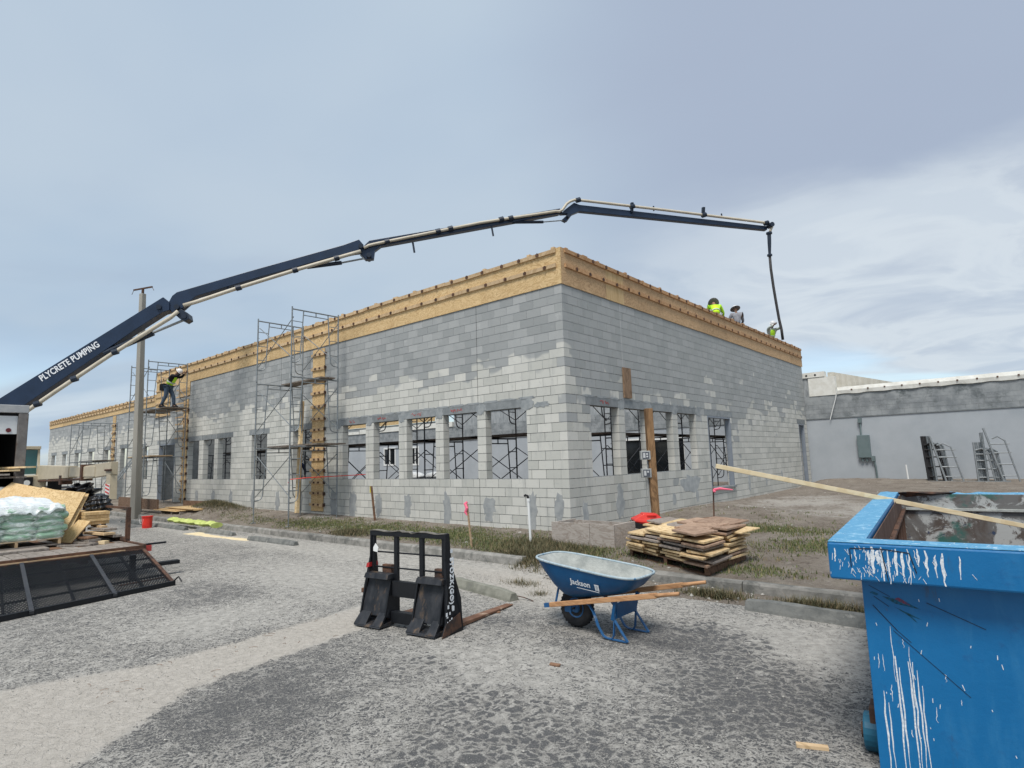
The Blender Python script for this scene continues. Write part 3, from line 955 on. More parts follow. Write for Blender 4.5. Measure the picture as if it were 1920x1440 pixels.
mb = MB(); me_ = MB()
for i, s in enumerate([2.54, 4.04, 5.55, 7.07, 1.12, 8.65]):
    ragged(mb, 'S', s, 3.09, .30 if i < 4 else .34, .20, seed=i)
    ragged(mb, 'S', s + .02, 2.99, .24, .12, seed=i + 40, d=-.0075)
for i in range(14):
    ragged(mb, 'S', 1.1 + i * .56, 3.215, .5, .05, seed=100 + i, d=-.0065)
ragged(mb, 'S', .66, 3.03, .40, .12, seed=77, d=-.0085); ragged(mb, 'S', 1.0, 3.07, .2, .2, seed=78, d=-.0115)
for i, s in enumerate([2.31, 3.73, 5.25, 6.85]):
    ragged(me_, 'E', s, 3.08, .36, .22, seed=200 + i)
for i in range(12):
    ragged(me_, 'E', .9 + i * .55, 3.215, .45, .05, seed=230 + i, d=-.0065)
mb.build('mortar_smear', SMEAR, bld)['kind'] = 'stuff'
me_.build('mortar_smear', SMEAR, bld)['kind'] = 'stuff'
# grout clean-out patches low on the walls
mb = MB(); me_ = MB()
for i, (s, z, w, h) in enumerate([(.28, .80, .26, .50), (1.03, .68, .24, .80), (2.33, .75, .34, .45), (3.80, .62, .26, .75), (5.35, .72, .30, .50), (6.65, .72, .30, .50), (7.9, .65, .36, .7), (8.9, .6, .4, .9), (10.9, .6, .3, .6), (12.4, .65, .3, .6), (14.2, .65, .3, .6), (16, .68, .3, .55), (17.6, .68, .3, .55), (19.2, .68, .3, .55)]):
    ragged(mb, 'S', s, z, w, h, seed=300 + i)
    ragged(mb, 'S', s + .02, z - .2, w * .7, h * .7, seed=330 + i, d=-.0045)
for i, (s, z, w, h) in enumerate([(.55, .62, .2, .55), (2.05, .72, .34, .75), (4.9, .62, .2, .3), (6.4, .62, .18, .35), (10.8, .8, .2, .5), (12.6, .85, .2, .5), (14.5, .85, .2, .5)]):
    ragged(me_, 'E', s, z, w, h, seed=360 + i)
ragged(me_, 'E', 6.0, .98, 1.2, .45, seed=391, d=-.0035)
mb.build('grout_patch', DSMEAR, bld)['kind'] = 'stuff'
me_.build('grout_patch', DSMEAR, bld)['kind'] = 'stuff'
# control joints
mb = MB()
for z0, z1 in ((.15, SZ - .0), (SZ + 9 * H, ZTOP)):
    mb.box(-2.646, -2.637, -.003, .01, z0, z1)
mb.box(-12.3, -12.29, -.003, .01, SZ + 9 * H, ZTOP)
mb.build('control_joint', flat('joint_dark', (.06, .06, .06), .9), bld)
MB().box(-.01, .003, 2.49, 2.50, SZ + 9 * H, ZTOP).build('control_joint', flat('joint_pale', (.5, .5, .5), .9), bld)
# red scrawl on lintels
def scrawl(wall, s, z, w, seed):
    rr = random.Random(seed); mb = MB()
    for k in range(2):
        x = s + k * w * .55; pts = []
        for i in range(9):
            a = x + w * .42 * i / 8; c = z + rr.uniform(-.045, .045)
            pts.append((a, c))
        for (a, c), (b, d) in zip(pts, pts[1:]):
            if wall == 'S': mb.beam((-a, -.0065, c), (-b, -.0065, d), .003, .012, (0, 0, 1))
            else: mb.beam((.0065, a, c), (.0065, b, d), .003, .012, (0, 0, 1))
    mb.build('chalk_scrawl', REDP, bld)


scrawl('S', 3.2, 3.1, .42, 1); scrawl('S', 4.75, 3.1, .42, 2); scrawl('S', 6.3, 3.1, .4, 3); scrawl('S', 7.8, 3.1, .3, 4); scrawl('E', 1.35, 3.1, .4, 5)
# steel door frames in the right wall and the blue-grey one in the left wall
def doorframe(wall, a, b, z0, z1, mat=DOORF):
    mb = MB()
    for s in ((a, a + .05), (b - .05, b)):
        wbox(mb, wall, s[0] + (.001 if s[0] == a else 0), s[1] - (.001 if s[1] == b else 0), z0, z1 - .003, -.006, .15)
    wbox(mb, wall, a + .05, b - .05, z1 - .055, z1 - .004, -.006, .15)
    return mb.build('door_frame', mat, bld)


doorframe('E', 7.52, 9.41, SZ - 3 * H, SZ + 8 * H); doorframe('E', 17.4, 18.25, .3, SZ + 8 * H); doorframe('S', 21.8, 23.75, .3, SZ + 8 * H)
MB().box(-.30, .06, 7.50, 9.45, SZ - 3 * H - .055, SZ - 3 * H - .002).build('threshold', CONC, bld)

# inner cross wall, seen through the window holes as dark block
mb = MB(); mo = MB()
for r in range(-6, 21):
    off = 0 if r % 2 else B / 2
    y = .21
    while y < 9.4:
        e = min(y + B if y > .22 else y + off + B / 2, 9.4)
        mb.box(-24.2, -24.0, y + .005, e - .005, SZ + r * H + .005, SZ + (r + 1) * H - .005); y = e
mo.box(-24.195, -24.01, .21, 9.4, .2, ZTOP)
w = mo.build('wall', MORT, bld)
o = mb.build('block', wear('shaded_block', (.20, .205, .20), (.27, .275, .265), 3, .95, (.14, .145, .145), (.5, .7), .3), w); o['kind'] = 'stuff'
mb = MB()
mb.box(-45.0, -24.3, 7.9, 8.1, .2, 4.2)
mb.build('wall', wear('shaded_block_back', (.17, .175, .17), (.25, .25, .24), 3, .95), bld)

# ------------------------------------------------------------------ plywood formwork
def formwork(name, wall, s0, s1, z0, z1, label, mat, breaks, pale=(), zfun=None):
    t = thing(name, label, 'formwork', (-(s0 + s1) / 2, 0, z0) if wall == 'S' else (0, (s0 + s1) / 2, z0), 'plywood forms round the top of the walls')
    cuts = [s0] + [b for b in breaks if s0 < b < s1] + [s1]
    for i, (a, b) in enumerate(zip(cuts, cuts[1:])):
        mb = MB(); wbox(mb, wall, a + .002, b - .002, z0 + random.uniform(-.004, .004), z1, -.024, -.006)
        mb.build('plywood_sheet', PLYP if i in pale else mat, t)
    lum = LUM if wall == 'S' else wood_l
    # ledgers in lengths, top one flush with the edge
    for zz, h in ((z1 - .10, .09), (z0 + (z1 - z0) * .47, .09)):
        s = s0 + .12
        while s < s1 - .05:
            e = min(s + random.choice((3.6, 4.2, 4.8)), s1 - .04)
            mb = MB(); j = random.uniform(-.008, .008)
            wbox(mb, wall, s, e - .01, zz + j, zz + h + j, -.064, -.0245)
            mb.build('ledger', lum, t); s = e
    # wedge ties along the ledgers
    mb = MB()
    for zz in (z1 - .055, z0 + (z1 - z0) * .47 + .045):
        s = s0 + random.uniform(.3, .6)
        while s < s1 - .2:
            wbox(mb, wall, s, s + .085, zz - .028, zz + .028, -.078, -.065)
            wbox(mb, wall, s + .02, s + .05, zz - .04, zz + .04, -.088, -.078)
            s += random.uniform(.52, .68)
    mb.build('wedge_tie', RUST, t)['kind'] = 'stuff'
    # short blocks across the top
    mb = MB(); s = s0 + .15
    while s < s1:
        wbox(mb, wall, s, s + random.choice((.09, .09, .2)), z1 - .01, z1 + .012 + random.uniform(0, .028), -.055, .24)
        s += random.uniform(.45, 1.5)
    wbox(mb, wall, s0 + .02, s1 - .02, z0 + .3, z1 - .02, WT + .012, WT + .03)
    mb.build('spacer_block', lum, t)['kind'] = 'stuff'
    return t


wood_l = wood_mat('lumber_red_shaded', (.42, .24, .12), (.52, .32, .17), (.28, .14, .06), 2.0, (1, 1, 1), 1.2)  # redder, darker ledger lumber, shade of the right facade in its colour
formwork('formwork', 'S', -.024, 24.4, 5.66, 6.50, 'honey coloured plywood form band along the top of the long left facade', PLY, [2.43, 4.87, 7.3, 8.9, 11.4, 13.8, 16.2, 18.6, 21.1])
formwork('formwork', 'E', -.003, 18.80, 5.66, 6.50, 'shade-tinted redder plywood form band on the right facade with one pale sheet', PLYE, [1.85, 2.7, 4.9, 7.3, 9.7, 12.1, 14.6, 17.0], pale=(1,))
formwork('formwork', 'S', 24.42, 45.1, 4.90, 5.45, 'lower plywood form band on the far wing, beyond the lamp post', PLY, [26.9, 29.3, 31.7, 34.2, 36.6, 39, 41.5])
MB().box(-45.1, -24.45, .15, .2, 4.9, 5.4).build('plywood_back', PLY, bld)
# tall return of the formwork at the step
def column_form(name, x0, x1, z0, z1, label, pitch=.35, mat=PLY):
    t = thing(name, label, 'column form', ((x0 + x1) / 2, -.03, z0), 'plywood column forms strapped to the facade')
    MB().box(x0 + .05, (x0 + x1) / 2 - .002, -.030, -.010, z0, z1).build('plywood_sheet', mat, t)
    MB().box((x0 + x1) / 2 + .002, x1 - .05, -.030, -.010, z0, z1).build('plywood_sheet', mat, t)
    z = z0 + .2; tie = MB()
    while z < z1 - .1:
        j = random.uniform(-.02, .02); tl = random.uniform(-.02, .02)
        m2 = MB(); m2.hexa([(x0, -.07, z + j - .045), (x1, -.07, z - .045 + tl + j), (x1, -.0305, z - .045 + tl + j), (x0, -.0305, z + j - .045), (x0, -.07, z + j + .045), (x1, -.07, z + .045 + tl + j), (x1, -.0305, z + .045 + tl + j), (x0, -.0305, z + j + .045)])
        m2.build('cleat', LUM, t)
        for k in (.33, .66):
            xx = x0 + (x1 - x0) * k
            tie.box(xx - .045, xx + .045, -.082, -.071, z - .025 + j, z + .03 + j)
        tie.box(x1 + .001, x1 + .03, -.08, -.01, z - .05, z + .05)
        z += pitch * random.uniform(.9, 1.12) * (1 if z < 3 else 1.25)
    tie.build('wedge_tie', RUST, t)['kind'] = 'stuff'
    return t


column_form('column_form', -10.22, -9.42, .38, 5.6, 'tall plywood column form behind the nearest scaffold tower, with a pale post leaning beside it')
column_form('column_form', -20.95, -20.35, .34, 4.9, 'plywood column form behind the scaffold tower with the worker in jeans')
column_form('column_form', -30.9, -30.3, .34, 4.85, 'plywood column form on the low wing, behind the farthest scaffold tower')
t = thing('plywood_return', 'wide stack of plywood strips filling the wall beside the worker with the tool bag', 'formwork', (-22.6, -.03, 4.4), 'plywood forms round the top of the walls')
for i, z in enumerate(np.arange(4.35, 5.6, .31)):
    MB().box(-24.35, -22.6, -.030, -.010, z, z + .30).build('plywood_sheet', PLY, t)
    MB().box(-24.38, -22.5, -.068, -.031, z - .03, z + .03).build('cleat', LUM, t)
for i, z in enumerate(np.arange(3.2, 5.6, .31)):
    MB().box(-21.55, -20.3, -.030, -.010, max(z, 4.9) if False else z, z + .30).build('plywood_sheet', PLY, t) if z > 4.9 else None
    MB().box(-21.6, -20.3, -.110, -.085, z - .03, z + .03).build('cleat', LUM, t)

# ------------------------------------------------------------------ scaffolding
FW, FH = 1.52, 1.98


def frame_mesh(mat, name):
    """walk-through ladder frame in the local y-z plane, y from 0 to FW"""
    mb = MB(); r = .021
    for y, sgn in ((0, 1), (FW, -1)):
        mb.tube((0, y, 0), (0, y, FH + .04), r, 7)
        yi = y + sgn * .36; yb = y + sgn * .27
        pts = [(0, yi, FH - .03), (0, yb, .62), (0, yb - sgn * .01, .52), (0, yb - sgn * .05, .44), (0, yb - sgn * .12, .40), (0, y, .385)]
        mb.path(pts, .0165, 6)
        for z in (.72, 1.16, 1.60):
            k = (z - .62) / (FH - .65)
            mb.tube((0, y, z), (0, yb + (yi - yb) * k, z), .013, 6)
        for z in (.50, 1.40, 1.72):
            mb.tube((0, y, z), (.0, y + sgn * .055, z), .006, 5)
        mb.tube((0, y, 1.16 - .02), (0, y, 1.16 + .02), r * 1.25, 7)
    mb.tube((0, 0, FH - .03), (0, FW, FH - .03), r, 7)
    mb.tube((0, .36, FH - .16), (0, FW - .36, FH - .16), .0165, 6)
    mb.tube((0, FW / 2, FH - .16), (0, FW / 2, FH - .03), .0165, 6)
    me = bpy.data.meshes.new(name)
    me.from_pydata(mb.v, [], mb.f); me.materials.append(mat)
    return me


FR_G = frame_mesh(STEELX, 'frame_grey'); FR_D = frame_mesh(STEELD, 'frame_dark')


def part(me, name, parent, loc, rot=(0, 0, 0)):
    o = bpy.data.objects.new(name, me); COL.objects.link(o); o.parent = parent
    o.location = Vector(loc) - ORG[parent.name]; o.rotation_euler = rot
    return o


def scaffold(label, xs, y0, z0, tiers, fm, mat, planks=(), group='scaffold towers', axis='x', plankm=PLANK, frameskip=()):
    """frames at the given positions, y0 is the outer side; axis 'y': the run goes along y and frames lie across x"""
    def W(a, b, z): return (a, b, z) if axis == 'x' else (b, a, z)
    t = thing('scaffold_tower', label, 'scaffold', W(xs[0], y0, z0), group)
    rot = (0, 0, 0) if axis == 'x' else (0, 0, R(-90))
    for k in range(tiers):
        for i, x in enumerate(xs):
            if (k, i) in frameskip: continue
            part(fm, 'frame', t, W(x, y0, z0 + k * FH), rot)
        for i, (a, b) in enumerate(zip(xs, xs[1:])):
            if (k, i) in frameskip or (k, i + 1) in frameskip: continue
            for y in (y0, y0 + FW):
                off = .03 if y == y0 else -.03
                for e in ((.50, 1.72), (1.72, .50)):
                    off += .016
                    mb = MB(); mb.tube(W(a, y + off, z0 + k * FH + e[0]), W(b, y + off, z0 + k * FH + e[1]), .0125, 6)
                    mb.build('cross_brace', mat, t)
    for (a, b, ya, yb, z) in planks:
        n = max(1, round((yb - ya) / .245)); w = (yb - ya) / n
        for i in range(n):
            mb = MB(); p = W(a, ya + i * w + .006, z); q = W(b, ya + (i + 1) * w - .006, z + .042)
            mb.box(min(p[0], q[0]), max(p[0], q[0]), min(p[1], q[1]), max(p[1], q[1]), z + .004 * (i % 2), z + .042 + .004 * (i % 2))
            mb.build('plank', plankm, t)
    mb = MB()
    for x in xs:
        for y in (y0, y0 + FW):
            c = W(x, y, 0)
            mb.tube((c[0], c[1], z0 - .25), (c[0], c[1], z0), .015, 6)
            mb.box(c[0] - .07, c[0] + .07, c[1] - .07, c[1] + .07, z0 - .26, z0 - .25)
    mb.build('screw_jack', mat, t)
    return t


scaffold('grey tubular scaffold tower with a leaning pale post, nearest to the building corner', [-10.25, -8.2], -1.87, .42, 3, FR_G, STEELX, [(-10.4, -8.1, -1.0, -.5, .42 + 2 * FH), (-10.45, -7.6, -1.4, -.45, .42 + FH)])
scaffold('grey scaffold tower behind the lamp post, with the worker in jeans on it', [-21.85, -19.78], -1.87, .40, 3, FR_G, STEELX, [(-22, -19.2, -1.4, -.45, .40 + 2 * FH)], )
t_ = bpy.data.objects['scaffold_tower.001']
for i in range(3):
    MB().box(-22.3, -19.7, -1.7 + i * .3, -1.43 + i * .3, .40 + FH, .44 + FH).build('plank', LUM, t_)
scaffold('low two-tier scaffold tower standing at the far wing', [-31.0, -28.85], -1.87, .38, 2, FR_G, STEELX, [(-31.2, -28.2, -1.4, -.45, .38 + FH)])
xs = [-1.25 - 2.13 * i for i in range(10)]
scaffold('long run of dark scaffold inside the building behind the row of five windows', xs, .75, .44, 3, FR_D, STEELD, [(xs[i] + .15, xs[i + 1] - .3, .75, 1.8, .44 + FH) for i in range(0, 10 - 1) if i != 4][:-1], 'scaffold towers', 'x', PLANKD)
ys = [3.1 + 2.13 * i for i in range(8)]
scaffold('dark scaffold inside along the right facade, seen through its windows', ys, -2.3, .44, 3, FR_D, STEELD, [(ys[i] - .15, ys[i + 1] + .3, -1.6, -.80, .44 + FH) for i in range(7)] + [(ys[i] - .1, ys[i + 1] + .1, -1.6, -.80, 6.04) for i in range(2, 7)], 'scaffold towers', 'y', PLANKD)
# leaning pale post
o = MB().beam((-9.98, -.62, .36), (-10.42, -.25, 3.92), .11, .11, (0, 1, 0)).build('leaning_post', LUMB, bevel=.006); settle(o, (-9.98, -.62, .36))
tag(o, 'pale timber post leaning inside the nearest scaffold tower beside the plywood column', 'post')
# ladder leaning at the far tower
t = thing('ladder', 'aluminium ladder leaning behind the lamp post against the far wing', 'ladder', (-26.6, -1.0, .33))
for dx in (0, .4):
    MB().beam((-28.0 + dx, -1.2, .33), (-25.6 + dx, -.1, 3.1), .03, .07).build('rail', STEELG, t)
mb = MB()
for i in range(1, 9):
    c = Vector((-28.0, -1.2, .33)).lerp(Vector((-25.6, -.1, 3.1)), i / 9); mb.tube(c, c + Vector((.4, 0, 0)), .014, 6)
mb.build('rung', STEELG, t)

# ------------------------------------------------------------------ existing building behind
ex = thing('rear_building', 'long low building with blue-grey stucco and white coping behind the new walls', 'building', (0, 18.7, .4))
YB = 18.85


def wall_holes(mb, x0, x1, z0, z1, holes, y, d):
    zs = sorted({z0, z1} | {h[2] for h in holes} | {h[3] for h in holes})
    for a, b in zip(zs, zs[1:]):
        iv = [(x0, x1)]
        for h in holes:
            if h[2] < b - 1e-6 and h[3] > a + 1e-6:
                nv = []
                for p, q in iv:
                    if h[1] <= p or h[0] >= q: nv.append((p, q)); continue
                    if h[0] > p: nv.append((p, h[0]))
                    if h[1] < q: nv.append((h[1], q))
                iv = nv
        for p, q in iv: mb.box(p, q, y, y + d, a, b)


holes = [(-31.4, -29.9, 1.6, 3.02), (-28.0, -27.1, 1.58, 3.0), (-9.9, -6.0, .5, 2.75), (-2.9, -.9, 1.45, 2.9)]
mb = MB(); wall_holes(mb, -60, 30, .2, 3.22, holes, YB, .3)
wl = mb.build('stucco_wall', STUC, ex)
for (a, b, z0, z1) in holes:
    f = MB()
    for q in ((a, a + .09, z0, z1), (b - .09, b, z0, z1), (a + .09, b - .09, z1 - .12, z1), (a + .09, b - .09, z0, z0 + .12)):
        f.box(q[0], q[1], YB - .03, YB + .05, q[2], q[3])
    c = (a + b) / 2; f.box(c - .035, c + .035, YB - .02, YB + .045, z0 + .12, z1 - .12)
    fo = f.build('window', WHITE, ex)
    MB().box(a + .09, b - .09, YB + .055, YB + .065, z0 + .12, z1 - .12).build('pane', GLASSD, fo)
# ledge, raw block band, coping
MB().box(-60, 30, YB - .035, YB + .3, 3.222, 3.25).build('ledge', CONC, ex)
m1 = MB(); m2 = MB()
OLD = wear('raw_block', (.20, .215, .225), (.33, .345, .35), 2.2, .95, (.13, .145, .15), (.52, .68), .4, 30, 0, .0)
for r in range(5):
    x = -58 + (B / 2 if r % 2 else 0)
    while x < 29:
        z0 = 3.252 + r * H
        if z0 + H > 4.3: break
        m1.box(x + .004, x + B - .004, YB + random.uniform(-.003, .003), YB + .2, z0 + .004, min(z0 + H - .004, 4.0)); x += B
m1.box(-58, 29, YB + .004, YB + .2, 4.004, 4.26)
m2.box(-60, 30, YB + .006, YB + .19, 3.25, 4.26)
bw = m2.build('block_band', MORT, ex)
m1.build('block', OLD, bw)['kind'] = 'stuff'
# coping: sheet membrane folded over timber with fixings
mb = MB()
loops = []
for i in range(200):
    x = 1.35 + 28.65 * i / 199; j = .012 * math.sin(i * .9) + random.uniform(-.006, .006)
    loops.append([(x, YB - .05 + j, 4.27 + j), (x, YB + .32, 4.27), (x, YB + .32, 4.56 + .004 * i / 3), (x, YB - .02, 4.58 + .2 * (x - 1.35) / 28 * 0 + j * .3), (x, YB - .07 + j * .5, 4.43)])
mb.loft(loops)
cp = mb.build('coping', ROOFW, ex)
mb = MB()
for i in range(30):
    mb.box(1.9 + i * .62, 1.96 + i * .62, YB - .085, YB - .06, 4.40, 4.46)
mb.build('fixing', RUST, cp)
MB().box(-34.6, -23.4, YB - .06, YB + .3, 4.27, 4.62).build('coping', ROOFW, ex)
MB().box(-60, -34.7, YB - .06, YB + .3, 4.27, 4.5).build('coping', ROOFW, ex)
# taller part between, seen above the windows and just past the corner of the new wall
MB().box(-23.3, .42, YB + .02, YB + .3, 4.26, 5.12).build('block_band', wear('board_marked_concrete', (.27, .29, .30), (.40, .415, .42), 4, .95, (.20, .21, .22), (.5, .7), .4, 30, 0, 0, (3, 1, .5)), ex)
MB().box(.20, 1.30, YB - .02, YB + .25, 4.265, 5.10).build('coping_end', ROOFW, ex)
mb = MB(); mb.box(-23.3, .9, YB - .04, YB + .34, 5.122, 5.36)
mb.build('coping', ROOFW, ex)
# ribbed pale sheeting wrapped round the step
mb = MB(); pts = []
for i in range(28):
    x = .95 + i * .105; z1_ = 5.33 - max(0, (i - 2)) * .031
    pts.append((x, YB + (.30 if i % 2 else .34) + .03 * i, z1_))
for (p, q) in zip(pts, pts[1:]):
    mb.quad((p[0], p[1], 4.56), (q[0], q[1], 4.56), q, p)
mb.build('ribbed_sheeting', wear('ribbed_tan', (.50, .47, .40), (.60, .57, .50), 3, .7, None), ex)
mb = MB()
for x in (.15, .52):
    mb.tube((x, YB - .05, 5.23), (x, YB + .0, 5.23), .045, 10)
mb.build('scupper', DARKIN, ex)
# pale pipe running down the band
MB().path([(1.36, YB - .08, 4.5), (1.28, YB - .1, 4.1), (1.02, YB - .1, 3.3), (.98, YB - .1, 3.16)], .018, 6).build('drain_pipe', WHITE, ex)
# electrical panel
t = thing('electrical_panel', 'grey-green electrical panel mounted on the blue-grey stucco wall with conduits', 'panel', (2.2, 18.7, 1.4))
MB().box(1.95, 2.42, YB - .16, YB - .01, 1.45, 2.42).build('cabinet', ELEC, t, bevel=.01)
MB().box(1.97, 2.40, YB - .172, YB - .162, 1.47, 2.40).build('door', ELEC, t)
mb = MB(); mb.tube((2.12, YB - .08, 2.43), (2.12, YB - .08, 2.95), .03, 8); mb.build('conduit', ELEC, t); MB().box(2.05, 2.19, YB - .14, YB - .01, 2.95, 3.15).build('junction_box', ELEC, t)
mb = MB()
mb.tube((2.08, YB - .08, 1.30), (2.08, YB - .08, 1.44), .045, 8); mb.tube((2.24, YB - .08, 1.30), (2.24, YB - .08, 1.44), .045, 8)
mb.box(2.42, 2.55, YB - .14, YB - .02, 1.30, 1.52)
mb.path([(2.5, YB - .08, 1.35), (2.54, YB - .08, 1.1), (2.56, YB - .08, .4)], .035, 8)
mb.build('conduit', ELEC, t)
# orange form on a wing far behind, above the white coping
t = formwork('formwork', 'S', 31.0, 46.0, 5.3, 6.1, 'small stretch of orange plywood form glimpsed through the far windows of the row of five', PLY, [33.4, 35.9, 38.3, 40.7])
t.location = (t.location[0], 24.0, t.location[2])
b3 = MB().box(-46, -31, 24.05, 24.3, .2, 5.28).build('rear_wall', MB_D); settle(b3, (-38, 24.1, .2))
tag(b3, 'grey block wall far behind the rear building, carrying orange plywood', 'wall')

# frames stacked against the stucco wall
def loose_frame(mb, base, tilt, yaw):
    M_ = Matrix.Translation(base) @ Matrix.Rotation(yaw, 4, 'Z') @ Matrix.Rotation(tilt, 4, 'Y')
    src = [(M_ @ Vector(p)) for p in FRV]
    mb.add(src, FRF)


_m = frame_mesh(STEELG, 'tmp'); FRV = [tuple(v.co) for v in _m.vertices]; FRF = [tuple(p.vertices) for p in _m.polygons]
t = thing('frame_rack', 'rack of scaffold end frames standing upright by the stucco wall, on a low steel cradle', 'scaffold frames', (4.5, 17.6, .45))
mb = MB(); mb.box(4.45, 6.9, 17.1, 17.16, .48, .55); mb.box(4.45, 6.9, 17.6, 17.66, .48, .55)
mb.box(4.45, 4.53, 17.1, 17.66, .4, .48); mb.box(6.8, 6.88, 17.1, 17.66, .4, .48)
mb.build('cradle', STEELG, t)


def ladder_frame(x, wd, hh, lean, mat, y=17.35, tall=0.0):
    """one arched end frame: two posts, rungs, a rounded shoulder"""
    mb = MB(); L_ = lean
    mb.tube((x, y, .5), (x + L_, y, .5 + hh + tall), .036, 7)
    mb.path([(x + L_ * .55 + .02, y, .5 + hh * .80), (x + wd * .5 + L_ * .6, y, .5 + hh * .84), (x + wd * .85 + L_ * .5, y, .5 + hh * .76), (x + wd + L_ * .1 + .06, y, .5)], .027, 6)
    for k in (.12, .33, .54, .70):
        mb.tube((x + L_ * k, y, .5 + hh * k), (x + wd * .98 + L_ * (.1 + .3 * k), y, .5 + hh * k), .02, 6)
    return mb.build('end_frame', mat, t)


for i in range(6):
    ladder_frame(4.50 + i * .05, .42, 1.75, -.09, RUBBER if i < 3 else STEELX, 17.25 + .06 * (i % 5), .0)
ladder_frame(5.05, .50, 1.72, -.36, STEELG, 17.2)
for i in range(6):
    ladder_frame(6.0 + i * .055, .42, 1.45, -.02, STEELX if i % 2 else STEELG, 17.25 + .06 * (i % 5), .35 if i > 3 else 0)
ladder_frame(6.72, .42, 1.95, -.40, STEELG, 17.2)
# thin white pipe by the rack
o = MB().tube((3.75, 18.0, .4), (3.72, 18.0, 1.15), .03, 8).build('pipe_stub', WHITE); settle(o, (3.75, 18, .4))
tag(o, 'short white pipe stub standing in the weeds by the stucco wall', 'pipe')

# far backdrop beyond the left end
t = thing('distant_building', 'low white-roofed shed far beyond the end of the block wing', 'building', (-120, 40, 0))
MB().box(-150, -80, 38, 50, 0, 3.8).build('wall', wear('far_wall', (.13, .15, .17), (.2, .22, .24), .5, .9), t)
MB().box(-151, -79, 37, 51, 3.8, 6.2).build('roof', flat('far_roof', (.55, .62, .66), .6), t)

# ------------------------------------------------------------------ lamp post and far lamp
t = thing('lamp_post', 'tall square tapering concrete lamp post in front of the far scaffold', 'lamp post', (-18.5, -2.45, .1))
a, b = Vector((-18.55, -2.45, -.1)), Vector((-19.0, -2.45, 8.92)); w0, w1 = .135, .088
c_ = math.cos(.35), math.sin(.35)
def sq(c, w): return [c + Vector((w * (i * c_[0] - j * c_[1]), w * (i * c_[1] + j * c_[0]), 0)) for i, j in ((-1, -1), (1, -1), (1, 1), (-1, 1))]
MB().loft([sq(a, w0), sq(b, w1)]).build('shaft', POLEM, t, bevel=.012)
mb = MB(); mb.tube(b, b + Vector((0, 0, .2)), .05, 8); mb.beam(b + Vector((-.42, -.2, .2)), b + Vector((.42, .2, .24)), .06, .05)
mb.tube(b + Vector((-.42, -.2, .2)), b + Vector((-.5, -.24, .02)), .01, 5); mb.tube(b + Vector((.42, .2, .22)), b + Vector((.5, .24, .08)), .01, 5)
mb.build('bracket', RUST, t)
t = thing('street_lamp', 'dark shoebox street lamp far beyond the box truck', 'street lamp', (-66, -2, 0))
MB().tube((-66.0, -4.2, 0), (-66, -4.2, 10.2), .09, 8).build('pole', STEELD, t)
MB().beam((-66, -4.2, 10.15), (-65.3, -3.6, 10.15), .08, .06).build('arm', STEELD, t)
MB().beam((-65.4, -3.65, 10.15), (-64.6, -2.9, 10.15), .4, .2).build('lamp_head', STEELD, t)

# ------------------------------------------------------------------ concrete pump boom
BO = Vector((-18.45, -6.39, 0)); BE = Vector((.60724, .79452, 0)); BN = Vector((-.79452, .60724, 0))
def bp_(t_, z, off=0.0): return BO + BE * t_ + BN * off + Vector((0, 0, z))
boom = thing('concrete_pump', 'dark blue concrete pump boom arching over the building with its hose at the roof edge', 'concrete pump', (-20.2, -8.7, 0))
def sec(name, poly, w, mat=NAVY, off=0, bev=.015):
    a = [bp_(t_, z, off - w / 2) for t_, z in poly]
    return MB().prism(a, BN * w).build(name, mat, boom, bevel=bev)


s1 = sec('boom_section', [(-2.2, 2.55), (-.31, 4.28), (4.61, 7.98), (4.83, 7.79), (4.84, 7.50), (4.63, 7.43), (3.83, 6.82), (.63, 4.20), (-1.2, 2.5)], .46)
s2 = sec('boom_section', [(4.89, 8.05), (5.04, 8.19), (7.67, 9.14), (10.85, 10.25), (11.42, 10.50), (11.6, 10.29), (11.56, 10.02), (11.26, 9.97), (10.36, 9.72), (7.68, 8.80), (5.68, 8.06), (5.25, 7.60), (4.92, 7.42), (4.73, 7.69)], .36)
s3 = sec('boom_section', [(11.64, 10.30), (11.82, 10.49), (19.65, 12.29), (19.76, 12.13), (19.61, 12.05), (12.27, 10.29), (12.03, 10.09), (11.99, 9.76), (11.68, 9.72), (11.45, 9.95)], .28)
s4 = sec('boom_section', [(19.68, 12.06), (19.9, 12.28), (20.3, 12.60), (20.54, 12.52), (29.5, 12.06), (29.49, 11.88), (20.52, 12.23), (20.16, 12.06), (19.91, 11.74), (19.74, 11.82), (20.02, 12.1)], .22)
sec('link_plate', [(4.95, 7.42), (5.25, 7.54), (5.46, 7.40), (5.50, 7.20), (5.36, 7.10), (5.18, 7.2)], .52, NAVYD)
for (t_, z) in ((5.08, 7.62), (5.34, 7.28), (11.5, 10.2), (11.8, 9.85), (4.5, 7.6), (20.0, 11.95)):
    MB().tube(bp_(t_, z, -.29), bp_(t_, z, .29), .09, 12).build('pivot_pin', NAVYD, boom)
def hcyl(a, m_, c, off, r1=.075, r2=.035):
    MB().tube(bp_(*a, off), bp_(*m_, off), r1, 10).build('ram_barrel', NAVYD, boom)
    MB().tube(bp_(*m_, off), bp_(*c, off), r2, 8).build('ram_rod', STEELG, boom)
hcyl((2.79, 5.93), (4.31, 6.69), (5.31, 7.18), -.12, .11, .045); hcyl((9.5, 9.33), (10.78, 9.56), (11.76, 9.80), -.08); hcyl((17.6, 11.59), (18.92, 11.68), (19.86, 11.81), -.05, .06, .025)
def pipe(pts, off, r, name='delivery_pipe', mat=TAN):
    return MB().path([bp_(t_, z, off) for t_, z in pts], r, 10).build(name, mat, boom, smooth=True)
pipe([(-.6, 2.82), (.56, 3.84), (1.47, 4.58), (2.98, 5.78), (3.84, 6.42), (4.9, 7.20), (5.15, 7.45)], -.30, .07)
